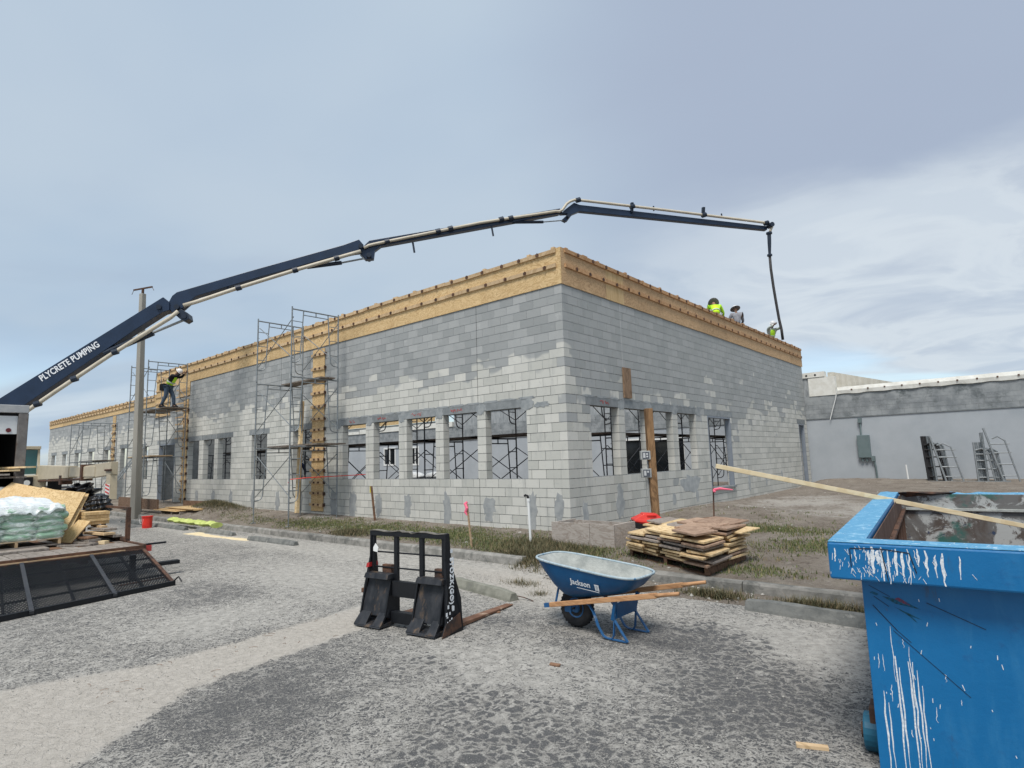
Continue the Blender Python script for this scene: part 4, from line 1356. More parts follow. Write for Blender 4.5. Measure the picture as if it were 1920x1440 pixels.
pipe([(5.3, 7.68), (5.7, 7.82), (7.13, 8.40), (9.19, 9.18), (11.1, 9.86), (11.5, 10.0)], -.24, .07)
pipe([(11.62, 10.14), (11.80, 10.26), (12.1, 10.35), (16.24, 11.44), (19.45, 12.12), (19.60, 12.12), (19.74, 12.20), (19.94, 12.48), (20.1, 12.60), (20.3, 12.68), (20.54, 12.68), (24.61, 12.47), (29.45, 12.17), (29.62, 12.1), (29.68, 11.98), (29.60, 11.86), (29.54, 11.72)], -.20, .058)
for pts, off in (([(.95, 4.15), (2.0, 5.0), (3.2, 5.95)], -.30), ([(7.13, 8.40), (9.1, 9.15), (10.6, 9.68)], -.24), ([(12.5, 10.45), (14.5, 10.98), (15.0, 11.12), (17.1, 11.63), (17.5, 11.7), (20.45, 12.68), (22.9, 12.55), (26.3, 12.36), (29.4, 12.16)], -.20)):
    for t_, z in pts:
        MB().tube(bp_(t_ - .09, z - .03, off), bp_(t_ + .09, z + .03, off), .105, 10).build('pipe_clamp', NAVYD, boom)
mb = MB()
for t_, z in ((6.7, 8.75), (9.9, 9.86), (13.5, 10.5), (16.7, 11.35)):
    mb.beam(bp_(t_, z, -.1), bp_(t_ + .06, z - .42, -.12), .05, .07)
for t_ in (22.9, 26.3): mb.beam(bp_(t_, 12.3, -.12), bp_(t_, 12.72, -.2), .10, .14)
for t_, z in ((24.0, 12.5), (27.3, 12.35)): mb.beam(bp_(t_, z, 0), bp_(t_, z + .22, 0), .05, .05)
mb.build('bracket', NAVYD, boom)
pipe([(29.54, 11.74), (29.5, 11.55)], -.2, .07, 'reducer', NAVYD)
MB().path([bp_(t_, z, -.2) for t_, z in ((29.5, 11.69), (29.47, 11.2), (29.43, 10.63))], [.085, .08, .055], 10).build('reducer', NAVYD, boom)
MB().path([bp_(t_, z, -.2) for t_, z in ((29.43, 10.66), (29.43, 10.0), (29.48, 9.18), (29.55, 8.4), (29.62, 7.7), (29.70, 7.2), (29.72, 6.75))], .058, 10).build('hose', HOSE, boom, smooth=True)
mb = MB(); mb.tube(bp_(29.5, 11.72, -.2), bp_(29.5, 11.64, -.2), .13, 12); mb.tube(bp_(29.43, 10.68, -.2), bp_(29.43, 10.60, -.2), .11, 12); mb.tube(bp_(29.60, 12.06, -.05), bp_(29.60, 12.06, -.36), .11, 12)
mb.build('hose_clamp', NAVYD, boom)
# pedestal down to the ground, hidden behind the box truck
MB().tube(bp_(-2.0, 0), bp_(-2.0, 2.6), .45, 14).build('turret', NAVY, boom)
dr = (Vector((0, 0, 1)) * (6.09 - 4.83) + BE * (2.5 - .78)).normalized(); up_ = BN.cross(dr) * -1
if up_.z < 0: up_ = -up_
text('lettering', 'PLYCRETE PUMPING', .30, LETTER, boom, frame_mtx(bp_(1.03, 4.87, -.240), dr, up_) @ Matrix.Diagonal((.76, 1, 1, 1)), .004, .007, 1.03)

# ------------------------------------------------------------------ box truck
bt = thing('box_truck', 'box truck with its roller door half open, full of lumber and bags', 'truck', (-9, -8.8, 0))
TX = -8.6; TY0, TY1 = -10.2, -7.61; TZ0, TZ1 = 1.08, 3.24
mb = MB(); mb.box(TX - 5.5, TX - .12, TY1 - .04, TY1, TZ0, TZ1); mb.box(TX - 5.5, TX - .12, TY0, TY0 + .04, TZ0, TZ1); mb.box(TX - 5.5, TX - .12, TY0 + .04, TY1 - .04, TZ1 - .04, TZ1); mb.box(TX - 5.5, TX - 5.46, TY0 + .04, TY1 - .04, TZ0, TZ1 - .04)
mb.build('box_body', TRUCKW, bt)
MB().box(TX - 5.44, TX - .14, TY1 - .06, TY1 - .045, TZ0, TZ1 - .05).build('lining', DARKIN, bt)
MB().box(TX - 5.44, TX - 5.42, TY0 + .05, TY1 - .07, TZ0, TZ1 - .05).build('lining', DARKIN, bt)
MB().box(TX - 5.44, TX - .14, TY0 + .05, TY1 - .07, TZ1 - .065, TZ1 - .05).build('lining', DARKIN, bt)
MB().box(TX - 5.5, TX, TY0, TY1, TZ0 - .12, TZ0 - .005).build('floor', RUST, bt)
MB().box(TX - .11, TX, TY1 - .155, TY1 + .01, TZ0, TZ1 - .14).build('door_post', TRUCKG, bt, bevel=.01)
MB().box(TX - .11, TX, TY0 - .01, TY0 + .155, TZ0, TZ1 - .14).build('door_post', TRUCKG, bt, bevel=.01)
MB().box(TX - .11, TX + .004, TY0 - .01, TY1 + .01, TZ1 - .135, TZ1 + .03).build('header', wear('header_alu', (.33, .34, .35), (.42, .42, .42), 4, .5), bt, bevel=.01)
rd = MB().box(TX - .10, TX - .06, TY0 + .16, TY1 - .16, TZ1 - .58, TZ1 - .20).build('roller_door', TRUCKW, bt)
MB().tube((TX - .055, TY1 - .30, TZ1 - .50), (TX - .045, TY1 - .30, TZ1 - .50), .045, 14).build('round_sticker', flat('maroon', (.12, .015, .02), .5), rd)
MB().box(TX - .10, TX - .085, TY0 + .16, TY1 - .16, TZ1 - .19, TZ1 - .145).build('track', DARKIN, bt)
mb = MB()
for x in (TX - 1.5, TX - 5.2):
    for y in (TY1 - .25, TY0 + .25):
        mb.lathe((x, y, .45), [(.2, -.12), (.40, -.13), (.45, -.08), (.45, .08), (.40, .13), (.2, .12)], 20, 'y')
mb.build('wheel', RUBBER, bt)
MB().box(TX - 8.0, TX - 5.7, TY0 + .1, TY1 - .1, .7, 2.6).build('cab', TRUCKW, bt, bevel=.12)
MB().box(TX - 8, TX, -9.3, -8.3, .6, .95).build('chassis', RUST, bt)
# load: loose boards, bags and a folded cloth inside
for i, (y, z, a, lb) in enumerate([(-7.86, 1.96, .25, 'pale board at the top of the lumber in the box truck'), (-7.98, 1.90, .12, 'pale board second from the top inside the box truck'), (-7.9, 1.82, -.1, 'greyish board under the pale ones inside the box truck'), (-8.05, 1.76, .3, 'lowest board poking out of the box truck')]):
    d = Vector((math.cos(a), math.sin(a), 0))
    c = Vector((TX - .6, y, z)); o = MB().obox(c, d * 1.1, Vector((-d.y, d.x, 0)) * .09, (0, 0, .018)).build('board', LUMB if i < 2 else LUMG); settle(o, c)
    tag(o, lb, 'board', 'boards in the truck')


def blobmesh(name, c, rx, ry, rz, mat, seed, amp=.22, n=(22, 14), fold=3.0):
    mb = MB(); rr = random.Random(seed); ph = [rr.uniform(0, 6) for _ in range(6)]; L_ = []
    for j in range(n[1] + 1):
        v = math.pi * (j / n[1]); l = []
        for i in range(n[0]):
            u = 2 * math.pi * i / n[0]
            k = 1 + amp * (math.sin(fold * u + ph[0] + 2 * math.sin(2 * v + ph[1])) * .5 + math.sin(fold * 1.9 * v + ph[2] + u * 2) * .5 + .4 * math.sin(7 * u + ph[3]) * math.sin(6 * v + ph[4]))
            s_ = max(math.sin(v), .02)
            l.append((c[0] + rx * s_ * math.cos(u) * k, c[1] + ry * s_ * math.sin(u) * k, c[2] + rz * math.cos(v) * (1 + amp * .4 * math.sin(3 * u + ph[5]) * s_)))
        L_.append(l)
    mb.loft(L_)
    o = mb.build(name, mat, smooth=True); settle(o, (c[0], c[1], c[2] - rz))
    return o


tag(blobmesh('bag', (TX - .25, -7.86, 1.40), .22, .26, .17, wear('white_sack', (.42, .43, .42), (.55, .56, .55), 6, .7), 3), 'crumpled pale sack at the sill of the box truck', 'bag')
tag(blobmesh('bag', (TX - .5, -8.35, 1.38), .35, .3, .22, wear('dusty_sack', (.20, .16, .14), (.28, .23, .2), 6, .8), 5), 'dusty brown sack heap inside the box truck', 'bag')
tag(blobmesh('debris_heap', (TX - 1.0, -8.2, 1.55), .7, .5, .35, wear('dark_debris', (.02, .018, .018), (.06, .05, .045), 9, .9, (.12, .10, .09), (.6, .7)), 8, .35), 'dark heap of site debris deep inside the box truck', 'debris')

# ------------------------------------------------------------------ trailer with mesh ramp
tr = thing('flatbed_trailer', 'rusty flatbed trailer with plank deck and lowered black mesh ramp', 'trailer', (-4.5, -7.6, 0))
TR, TL, TE = -6.56, -8.75, -4.58
ZD = .50
# rear deck boards run lengthwise
y = TL
i = 0
while y < TR - .02:
    w = random.choice((.19, .20, .21)); e = min(y + w, TR)
    MB().box(TE - 1.0 - (0 if i % 3 else .03), TE - .06, y + .006, e - .006, ZD - .045, ZD + random.uniform(-.003, .003)).build('deck_board', LUMG, tr, bevel=.004)
    MB().box(TE - 7.2, TE - 1.09, y + .006, e - .006, ZD - .045, ZD - .002).build('deck_board', LUMR if i % 2 else LUMG, tr)
    y = e; i += 1
MB().box(TE - .058, TE + .0, TL, TR, ZD - .13, ZD + .012).build('rear_rail', RUST, tr)
MB().box(TE + .001, TE + .03, TL, TR - .3, ZD - .07, ZD - .03).build('wood_strip', LUM, tr)
mb = MB(); mb.box(TE - 7.2, TE - .06, TR, TR + .05, ZD - .14, ZD + .02); mb.box(TE - 7.2, TE - .06, TL - .05, TL, ZD - .14, ZD + .02)
mb.box(TE - 7.2, TE - .1, TR - .9, TR - .8, ZD - .2, ZD - .05); mb.box(TE - 1.085, TE - 1.005, TL, TR, ZD - .1, ZD - .012)
mb.build('side_rail', RUST, tr)
MB().box(TE - 3.6, TE - 1.05, -8.7, -7.7, ZD + .0, ZD + .035).build('bed_strip', LUMG, tr)
# stake side: posts and a top rail
mb = MB()
PX = TE - 1.0
mb.box(PX - .0, PX + .05, TR - .02, TR + .05, ZD - .02, 1.10); mb.box(PX + .0505, PX + .07, TR + .0, TR + .05, ZD - .02, .95)
mb.box(PX - 3.0, PX + .05, TR - .01, TR + .05, 1.10, 1.14)
mb.box(PX - 1.5, PX - 1.42, TR - .01, TR + .05, ZD, 1.10); mb.box(PX - 2.9, PX - 2.82, TR - .01, TR + .05, ZD, 1.10)
mb.box(PX - 1.5, PX, TR - .01, TR + .05, ZD + .02, ZD + .08)
mb.build('stake_side', RUST, tr)
mb = MB(); mb.box(TE - .3, TE - .16, TR + .06, TR + .17, ZD - .12, ZD - .02); mb.build('tail_lamp', REDP, tr)
mb = MB(); mb.tube((TE - .2, TR + .06, ZD + .0), (TE - .2, TR + .42, ZD + .0), .018, 8); mb.box(TE + .25, TE + .40, TR - .1, TR + .45, .17, .23)
mb.build('hitch_bar', BLK, tr)
mb = MB()
for x in (TE - 3.2, TE - 4.1):
    for y in (TR - .3, TL + .3): mb.lathe((x, y, .33), [(.12, -.1), (.28, -.11), (.33, -.07), (.33, .07), (.28, .11), (.12, .1)], 20, 'y')
mb.build('wheel', RUBBER, tr)
# ramp as a bilinear patch
RA, RB_, RC, RD_ = Vector((-4.50, -6.60, .44)), Vector((-4.46, -8.75, .44)), Vector((-3.05, -6.62, .045)), Vector((-2.46, -9.0, .045))
def rp(s_, t_, dz=0):
    return RA.lerp(RB_, s_).lerp(RC.lerp(RD_, s_), t_) + Vector((0, 0, dz))
fr = MB()
for s_ in (0, 1): fr.beam(rp(s_, 0), rp(s_, 1), .05, .05)
fr.beam(rp(0, 0), rp(1, 0), .045, .045)
fr.build('ramp_frame', RUST, tr)
MB().beam(rp(-.01, 1, -.005), rp(1.01, 1, -.005), .055, .07).build('ramp_toe', BLK, tr)
for s_ in (.36, .78):
    MB().beam(rp(s_, .0, .012), rp(s_, 1.03, .012), .05, .04).build('ramp_rib', STEELD, tr)
for s_ in (.18, .57, .9):
    MB().beam(rp(s_, .0, -.01), rp(s_, 1.0, -.01), .03, .03).build('ramp_rib', BLK, tr)
for t_ in (.25, .5, .75):
    MB().beam(rp(0, t_, -.012), rp(1, t_, -.012), .025, .025).build('ramp_crossbar', BLK, tr)
for t_ in (.80, .93):
    MB().beam(rp(.0, t_, -.02), rp(.30 if t_ < .9 else .1, t_, -.02), .06, .015).build('ramp_slat', LUM if t_ > .9 else RUST, tr)
mm = MB()
nu, nv = 110, 44
for j in range(nv + 1):
    row = [rp(i / nu, j / nv, .006 * math.sin(i * .3) * math.sin(j * .4) + (.006 if (i + j) % 2 else -.002)) for i in range(nu + 1)]
    for i in range(nu):
        # expanded metal: each strand zigzags between rows
        if (i + j) % 2 == 0:
            for q in ((i + 1, j + .5), (i + 1, j - .5)):
                if 0 <= q[1] <= nv:
                    a = rp(i / nu, j / nv, .012); b = rp(q[0] / nu, q[1] / nv, .012)
                    mm.beam(a, b, .012, .006)
        else:
            pass
mm.build('expanded_mesh', BLK, tr)['kind'] = 'stuff'
mb = MB(); mb.path([rp(-.005, 1, .02) + Vector((.0, .0, 0)), rp(-.005, 1, .09) + Vector((.05, .05, 0)), rp(-.005, 1, .02) + Vector((.13, .07, 0))], .012, 6); mb.build('ramp_handle', BLK, tr)
mb = MB(); mb.hexa([(-4.2, -6.9, .02), (-4.12, -6.9, .02), (-4.12, -6.82, .02), (-4.2, -6.82, .02), (-4.2, -6.9, .42), (-4.12, -6.9, .42), (-4.12, -6.82, .42), (-4.2, -6.82, .42)]); mb.build('support_leg', BLK, tr)

# pallet of wrapped green bags
pl = thing('pallet', 'wooden pallet under the green wrapped bags on the trailer', 'pallet', (-6.6, -8.1, ZD))
mb = MB()
PY0, PY1, PX0, PX1 = -8.72, -7.46, -7.15, -6.02
for i in range(7):
    x = PX0 + (PX1 - PX0 - .1) * i / 6; MB().box(x, x + .1, PY0, PY1, ZD + .145, ZD + .163).build('deck_slat', LUM, pl)
for y in (PY0, (PY0 + PY1) / 2 - .02, PY1 - .04):
    MB().box(PX0, PX1, y, y + .04, ZD + .057, ZD + .143).build('stringer', LUM, pl)
MB().box(PX1 - .1, PX1, PY0, PY1, ZD + .038, ZD + .056).build('deck_slat', LUMG, pl)
for lv in range(5):
    for k in range(3):
        y0 = -8.75 + k * .45 + (.05 if lv % 2 else 0); z0 = ZD + .165 + lv * .112
        cx, cy = -6.58, y0 + .22; mb = MB(); L_ = []
        for j in range(9):
            v = math.pi * j / 8; l = []
            for i in range(28):
                u = 2 * math.pi * i / 28; cu, su = math.cos(u), math.sin(u)
                k2 = 1 + .02 * math.sin(5 * u + lv * 2 + k) + .02 * math.sin(9 * u + j) + .012 * math.sin(17 * u + 3 * j)
                l.append((cx + .56 * math.copysign(abs(cu) ** .35, cu) * (math.sin(v) ** .16 if 0 < j < 8 else .6) * k2, cy + .245 * math.copysign(abs(su) ** .35, su) * (math.sin(v) ** .16 if 0 < j < 8 else .6) * k2, z0 + .060 - .074 * math.cos(v) * (1 + .12 * math.sin(4 * u + lv)) - .012 * abs(cu * su)))
            L_.append(l)
        o = mb.loft(L_).build('wrapped_bag', GREENW, smooth=True); settle(o, (cx, cy, z0))
        tag(o, 'green wrapped bag in the %s layer on the pallet, %s' % (['bottom', 'second', 'middle', 'fourth', 'top'][lv], ['farthest from the leaning sheets', 'in the middle of its layer', 'nearest the leaning plywood sheets'][k]), 'bag', 'green wrapped bags stacked on the pallet')
# clear film bunched over the top: a draped sheet with folds
xs_ = np.linspace(-7.2, -5.98, 40); ys_ = np.linspace(-9.0, -7.42, 60)
X, Y = np.meshgrid(xs_, ys_)
Z = ZD + .165 + 5 * .112 + .03 + .045 * np.abs(fbm(X, Y, 4, 4, 3)) + .12 * blob(X, Y, -6.9, -7.9, .35, .55) + .07 * blob(X, Y, -6.8, -8.4, .3, .3) + .025 * fbm(X, Y, 14, 3, 2)
e = np.minimum(np.minimum(X + 7.2, -5.98 - X), np.minimum(Y + 9.0, -7.42 - Y))
Z = Z - .13 * (1 - sm(e, 0, .10)) * (1 + .6 * fbm(X, Y, 9, 2, 5))
me = bpy.data.meshes.new('plastic_film'); idx = np.arange(X.size).reshape(X.shape)
me.from_pydata(np.stack([X, Y, Z], -1).reshape(-1, 3).tolist(), [], np.stack([idx[:-1, :-1], idx[:-1, 1:], idx[1:, 1:], idx[1:, :-1]], -1).reshape(-1, 4).tolist())
me.materials.append(CLEARW); me.polygons.foreach_set('use_smooth', [True] * len(me.polygons))
o = bpy.data.objects.new('plastic_film', me); COL.objects.link(o); o.modifiers.new('s', 'SOLIDIFY').thickness = .004
tag(settle(o, (-6.6, -8.2, 1.2)), 'bunched clear plastic film over the top of the green bags', 'plastic film')

def wrap_mat():
    m_, g, bs = newmat('stretch_wrap')
    pos = g.n('ShaderNodeNewGeometry').outputs['Position']
    n1 = g.noise(g.vm('MULTIPLY', pos, (1, 1, 3.5)), 5, 6, .65, .6)
    g.put(bs.inputs['Base Color'], g.mix(g.step(n1, .35, .65), (.55, .68, .60), (.82, .86, .84)))
    g.put(bs.inputs['Alpha'], g.m('ADD', .16, g.m('MULTIPLY', g.step(n1, .46, .64), .45)))
    bs.inputs['Roughness'].default_value = .28
    g.put(bs.inputs['Normal'], g.n('ShaderNodeBump', Strength=.7, Distance=.03, Height=g.noise(g.vm('MULTIPLY', pos, (1, 1, 2.0)), 9, 5, .6, .8)).outputs[0])
    return m_


mb = MB(); L_ = []
for j in range(15):
    z = ZD + .15 + .60 * j / 14; l = []
    for i in range(90):
        u = 2 * math.pi * i / 90; cu, su = math.cos(u), math.sin(u)
        k2 = 1 + .012 * math.sin(7 * u + j * 1.3) + .010 * math.sin(23 * u - j * 2.1) + .014 * math.cos(2 * math.pi * (z - ZD - .165) / .112 + math.pi)
        l.append((-6.58 + .60 * math.copysign(abs(cu) ** .22, cu) * k2, -8.10 + .69 * math.copysign(abs(su) ** .22, su) * k2, z + .012 * math.sin(5 * u + j)))
    L_.append(l)
o = mb.loft(L_, False, False).build('stretch_wrap', wrap_mat(), smooth=True); settle(o, (-6.58, -8.1, ZD + .15))
tag(o, 'milky stretch wrap tight round the green bags on the pallet', 'plastic film')

# plywood sheets leaning behind the bags
def sheet(name, pts, th, mat, label, group=None):
    n_ = (Vector(pts[1]) - Vector(pts[0])).cross(Vector(pts[3]) - Vector(pts[0])).normalized() * th
    o = MB().prism([Vector(p) for p in pts], n_).build(name, mat); settle(o, pts[0])
    return tag(o, label, 'plywood', group)


GP = 'plywood sheets on the trailer'
sheet('plywood_sheet', [(-7.35, -7.66, 1.55), (-6.85, -6.93, 1.42), (-6.62, -7.28, .72), (-7.1, -7.98, .84)], .018, PLY, 'big orange plywood sheet leaning over beside the green bags', GP)
sheet('plywood_sheet', [(-7.35, -7.63, 1.53), (-6.90, -6.86, 1.39), (-6.62, -7.22, .66), (-7.1, -7.9, .8)], .018, PLY, 'second plywood sheet tucked just behind the big leaning one', GP)
sheet('plywood_sheet', [(-6.5, -7.10, .92), (-6.2, -6.98, .90), (-6.18, -7.28, .53), (-6.5, -7.42, .55)], .02, PLYP, 'narrow pale plywood offcut propped at the foot of the leaning sheets', GP)
sheet('plywood_sheet', [(-8.2, -7.86, 1.66), (-7.75, -7.35, 1.5), (-7.6, -7.7, .95), (-8.0, -8.6, 1.05)], .018, PLYP, 'mottled plywood sheet leaning at the far side, nearest the truck sill', GP)
sheet('plywood_sheet', [(-7.9, -7.42, 1.55), (-7.6, -7.02, 1.40), (-7.4, -7.4, .85), (-7.7, -7.9, .95)], .018, PLY, 'plywood sheet half hidden between the truck sill and the big leaning sheet', GP)
for i in range(4):
    z = .80 + i * .062
    o = MB().box(-7.5, -6.55 + .02 * (i % 2), -6.99, -6.58, z, z + .055).build('panel', PLYP if i != 1 else PLY); settle(o, (-7, -6.8, z))
    tag(o, ['thick plywood panel at the bottom of the neat stack by the trailer stake', 'second thick panel of the neat stack by the trailer stake', 'third thick panel of the neat stack by the trailer stake', 'topmost thick panel of the neat stack by the trailer stake'][i], 'panel', 'thick panels stacked on the trailer')
LB = [((-6.75, -6.78, .72), (-6.0, -6.70, .72), .22, .04, LUMG), ((-6.6, -6.9, .655), (-5.85, -6.75, .655), .2, .04, LUM), ((-7.0, -6.7, .60), (-5.85, -6.62, .60), .14, .04, LUMG), ((-6.35, -7.05, .56), (-5.85, -6.98, .56), .2, .045, LUMG), ((-6.3, -7.10, .605), (-5.9, -7.0, .605), .18, .03, LUMR), ((-6.2, -7.2, .52), (-5.62, -7.02, .52), .09, .03, LUMG), ((-6.0, -7.5, .515), (-5.6, -7.1, .515), .08, .025, LUMG), ((-5.75, -6.92, .525), (-5.62, -6.85, .525), .1, .06, LUMB), ((-6.9, -6.75, .76), (-6.3, -6.72, .76), .10, .035, LUM)]
for i, (a, b, w, h, m_) in enumerate(LB):
    o = MB().beam(a, b, w, h).build('offcut', m_); settle(o, a)
    tag(o, ['wide grey offcut highest of the loose lumber under the panel stack', 'pale offcut just under the wide grey one on the trailer', 'long grey offcut reaching towards the trailer stake post', 'thick grey offcut low in the loose lumber by the leaning sheets', 'reddish offcut lying on the thick grey one on the trailer', 'narrow grey offcut flat on the deck pointing at the stake post', 'thinnest grey offcut nearest the edge of the pallet', 'small bright wood block on the trailer deck', 'narrow pale strip on top of the loose lumber'][i], 'board', 'lumber offcuts on the trailer deck')
# black tarp over a load
X, Y = np.meshgrid(np.linspace(-9.4, -7.2, 60), np.linspace(-7.25, -6.55, 34))
o1 = blobmesh('black_tarp', (-8.3, -6.72, 1.33), .75, .26, .20, TARP, 21, .34, (80, 48), 5)
tag(o1, 'crumpled black plastic tarp bulging above the leaning plywood sheets', 'tarp')
for v in o1.data.vertices:
    v.co.z += .17 * max(0, v.co.x) / .75
tag(blobmesh('trash_bag', (-7.15, -6.62, 1.12), .28, .20, .26, TARP, 25, .22, (64, 40), 9), 'black trash bag squeezed between the leaning plywood and the stake rail', 'trash bag')

# ------------------------------------------------------------------ telehandler
te = thing('telehandler', 'beige telescopic handler with its long boom level, parked between the truck and the building', 'telehandler', (-25, -4.6, 0))
YT = -4.5
mb = MB(); mb.box(-24.9, -23.6, YT - .55, YT + .25, 1.15, 1.75)
mb.box(-28, -23.6, YT - 1.3, YT + 1.1, .55, 1.15)
mb.build('chassis', BEIGE, te, bevel=.04)
cabp = [(-24.9, 1.76), (-23.95, 1.76), (-23.75, 2.1), (-23.9, 2.85), (-24.9, 2.9)]
MB().prism([(x, YT - .82, z) for x, z in cabp], (0, .08, 0)).build('cab_side', BEIGE, te)
mb = MB()
for p, q in zip(cabp[1:], cabp[2:]): mb.beam((p[0], YT - .78, p[1]), (q[0], YT - .78, q[1]), .08, .08); mb.beam((p[0], YT - .02, p[1]), (q[0], YT - .02, q[1]), .08, .08)
mb.box(-24.95, -23.75, YT - .87, YT + .03, 2.82, 2.95)
mb.build('cab_frame', BEIGE, te, bevel=.01)
MB().hexa([(-24.8, YT - .9, 1.8), (-23.86, YT - .72, 1.8), (-23.86, YT - .06, 1.8), (-24.8, YT - .12, 1.8), (-24.8, YT - .9, 2.8), (-23.86, YT - .72, 2.8), (-23.86, YT - .06, 2.8), (-24.8, YT - .12, 2.8)]).build('cab_glass', GLASST, te)
mb = MB(); mb.tube((-23.59, YT - .4, 1.45), (-23.55, YT - .4, 1.45), .11, 14); mb.build('headlight', WHITE, te)
MB().box(-23.6, -23.57, YT - .55, YT - .2, 1.18, 1.68).build('grille', DARKIN, te)
MB().box(-23.59, -23.2, YT + .28, YT + .7, .9, 1.6).build('fuel_tank', DARKIN, te, bevel=.03)
MB().hexa([(-23.9, YT - .05, 1.55), (-19.0, YT - .05, 1.62), (-19.0, YT + .25, 1.62), (-23.9, YT + .25, 1.55), (-23.9, YT - .05, 2.15), (-19.0, YT - .05, 2.05), (-19.0, YT + .25, 2.05), (-23.9, YT + .25, 2.15)]).build('boom_outer', BEIGE, te, bevel=.015)
MB().box(-19.2, -15.9, YT - .02, YT + .22, 1.66, 2.0).build('boom_middle', BEIGE, te, bevel=.01)
MB().hexa([(-17.2, YT + .0, 1.58), (-14.3, YT + .0, 1.72), (-14.3, YT + .2, 1.72), (-17.2, YT + .2, 1.58), (-17.2, YT + .0, 2.02), (-14.3, YT + .0, 2.12), (-14.3, YT + .2, 2.12), (-17.2, YT + .2, 2.02)]).build('boom_inner', BEIGE, te, bevel=.01)
mb = MB(); mb.tube((-23.5, YT - .02, 1.50), (-17.4, YT - .02, 1.58), .04, 8); mb.box(-20.1, -19.85, YT - .08, YT + .3, 1.38, 1.72); mb.box(-17.4, -17.2, YT - .07, YT + .27, 1.52, 2.08); mb.tube((-14.75, YT - .02, 1.86), (-14.2, YT - .02, 1.86), .035, 8)
mb.build('boom_fittings', RUST, te)
MB().hexa([(-14.65, YT + .0, .95), (-14.25, YT + .0, .95), (-14.25, YT + .2, .95), (-14.65, YT + .2, .95), (-14.7, YT + .0, 1.72), (-14.32, YT + .0, 1.72), (-14.32, YT + .2, 1.72), (-14.7, YT + .2, 1.72)]).build('boom_head', BEIGE, te, bevel=.01)
sg = MB().box(-14.7, -14.28, YT - .012, YT - .002, 1.10, 1.42).build('warning_plate', WHITE, te)
mb = MB()
for k in range(3):
    z = 1.12 + k * .11
    mb.prism([(-14.695, YT - .016, z + .10), (-14.695, YT - .016, z + .05), (-14.29, YT - .016, z - .01), (-14.29, YT - .016, z + .04)][::-1], (0, .003, 0))
mb.build('red_stripe', RED, sg)
mb = MB()
for x in (-27.2, -24.2):
    for y in (YT - 1.2, YT + 1.0): mb.lathe((x, y, .62), [(.3, -.2), (.55, -.22), (.62, -.15), (.62, .15), (.55, .22), (.3, .2)], 24, 'y')
mb.build('wheel', RUBBER, te)

# ------------------------------------------------------------------ things by the kerb on the left
t = thing('bucket', 'bright red plastic bucket on the asphalt by a wheel stop', 'bucket', (-14.0, -3.5, 0))
MB().lathe((-14.0, -3.5, 0), [(.135, 0), (.15, .34), (.165, .345), (.165, .37), (.155, .37), (.15, .36), (.14, .05)], 24).build('pail', RED, t, smooth=False)
mb = MB(); mb.path([(-14 + .17 * math.cos(a_), -3.5 + .0 - .17 * 1, .30 - .16 * math.sin(a_)) for a_ in np.linspace(0, math.pi, 9)], .004, 5); mb.build('handle', WHITE, t)
mb = MB()
L_ = []
for i in range(24):
    x = -14.0 + 3.4 * i / 23; k = 1 + .25 * math.sin(i * 1.7)
    L_.append([(x, -2.78 + .15 * math.cos(a_) * k, .19 + .05 * math.sin(i) * .3 + (.07 + .02 * math.sin(i * 2.3)) * math.sin(a_)) for a_ in np.linspace(0, 2 * math.pi, 9)[:-1]])
o = mb.loft(L_).build('sheet_roll', ROLLG); settle(o, (-14, -2.8, .1))
tag(o, 'loosely rolled lime green sheet lying over the kerb by the red bucket', 'sheet')
PB = [(-18.2, -16.0, -1.95, -1.0, 'lowest plywood board lying on the grass strip by the dirt mound'), (-18.0, -15.7, -1.85, -.9, 'second plywood board lying on the grass strip by the dirt mound'), (-17.4, -15.0, -1.7, -.7, 'third plywood board lying on the grass strip by the dirt mound'), (-17.6, -15.1, -1.75, -.75, 'top plywood board lying on the grass strip by the dirt mound')]
for i, (x0, x1, y0, y1, lb) in enumerate(PB):
    z = .30 + i * .03
    o = MB().hexa([(x0, y0, z), (x1, y0, z), (x1 + .3, y1, z), (x0 + .3, y1, z), (x0, y0, z + .022), (x1, y0, z + .022), (x1 + .3, y1, z + .022), (x0 + .3, y1, z + .022)]).build('board', PLYP); settle(o, (x0, y0, z))
    tag(o, lb, 'board', 'plywood boards on the grass strip')
mb = MB()
for x in (-17.6, -16.6, -15.8): mb.box(x, x + .09, -1.9, -.8, .15, .298)
o = mb.build('bearer', LUMG); settle(o, (-17, -1.5, .2)); tag(o, 'weathered timber bearers under the plywood boards', 'timber')
for i, (a, b, h) in enumerate([((-22.3, -1.95, .3), (-19.5, -1.95, .3), .42), ((-19.45, -1.93, .3), (-17.9, -1.9, .3), .40), ((-17.85, -1.0, .3), (-15.6, -.75, .3), .3)]):
    o = MB().beam((a[0], a[1], a[2] + h / 2), (b[0], b[1], b[2] + h / 2), .05, h).build('form_board', wood_mat('brown_form' + str(i), (.17, .105, .07), (.25, .165, .115), (.10, .06, .04), 2, (1, 1, 3), .6)); settle(o, a)
    tag(o, ['dark brown upright form board left of the lamp post foot', 'dark brown upright form board just right of the lamp post foot', 'low dark brown board under the column form by the worker'][i], 'board', 'brown form boards by the lamp post')

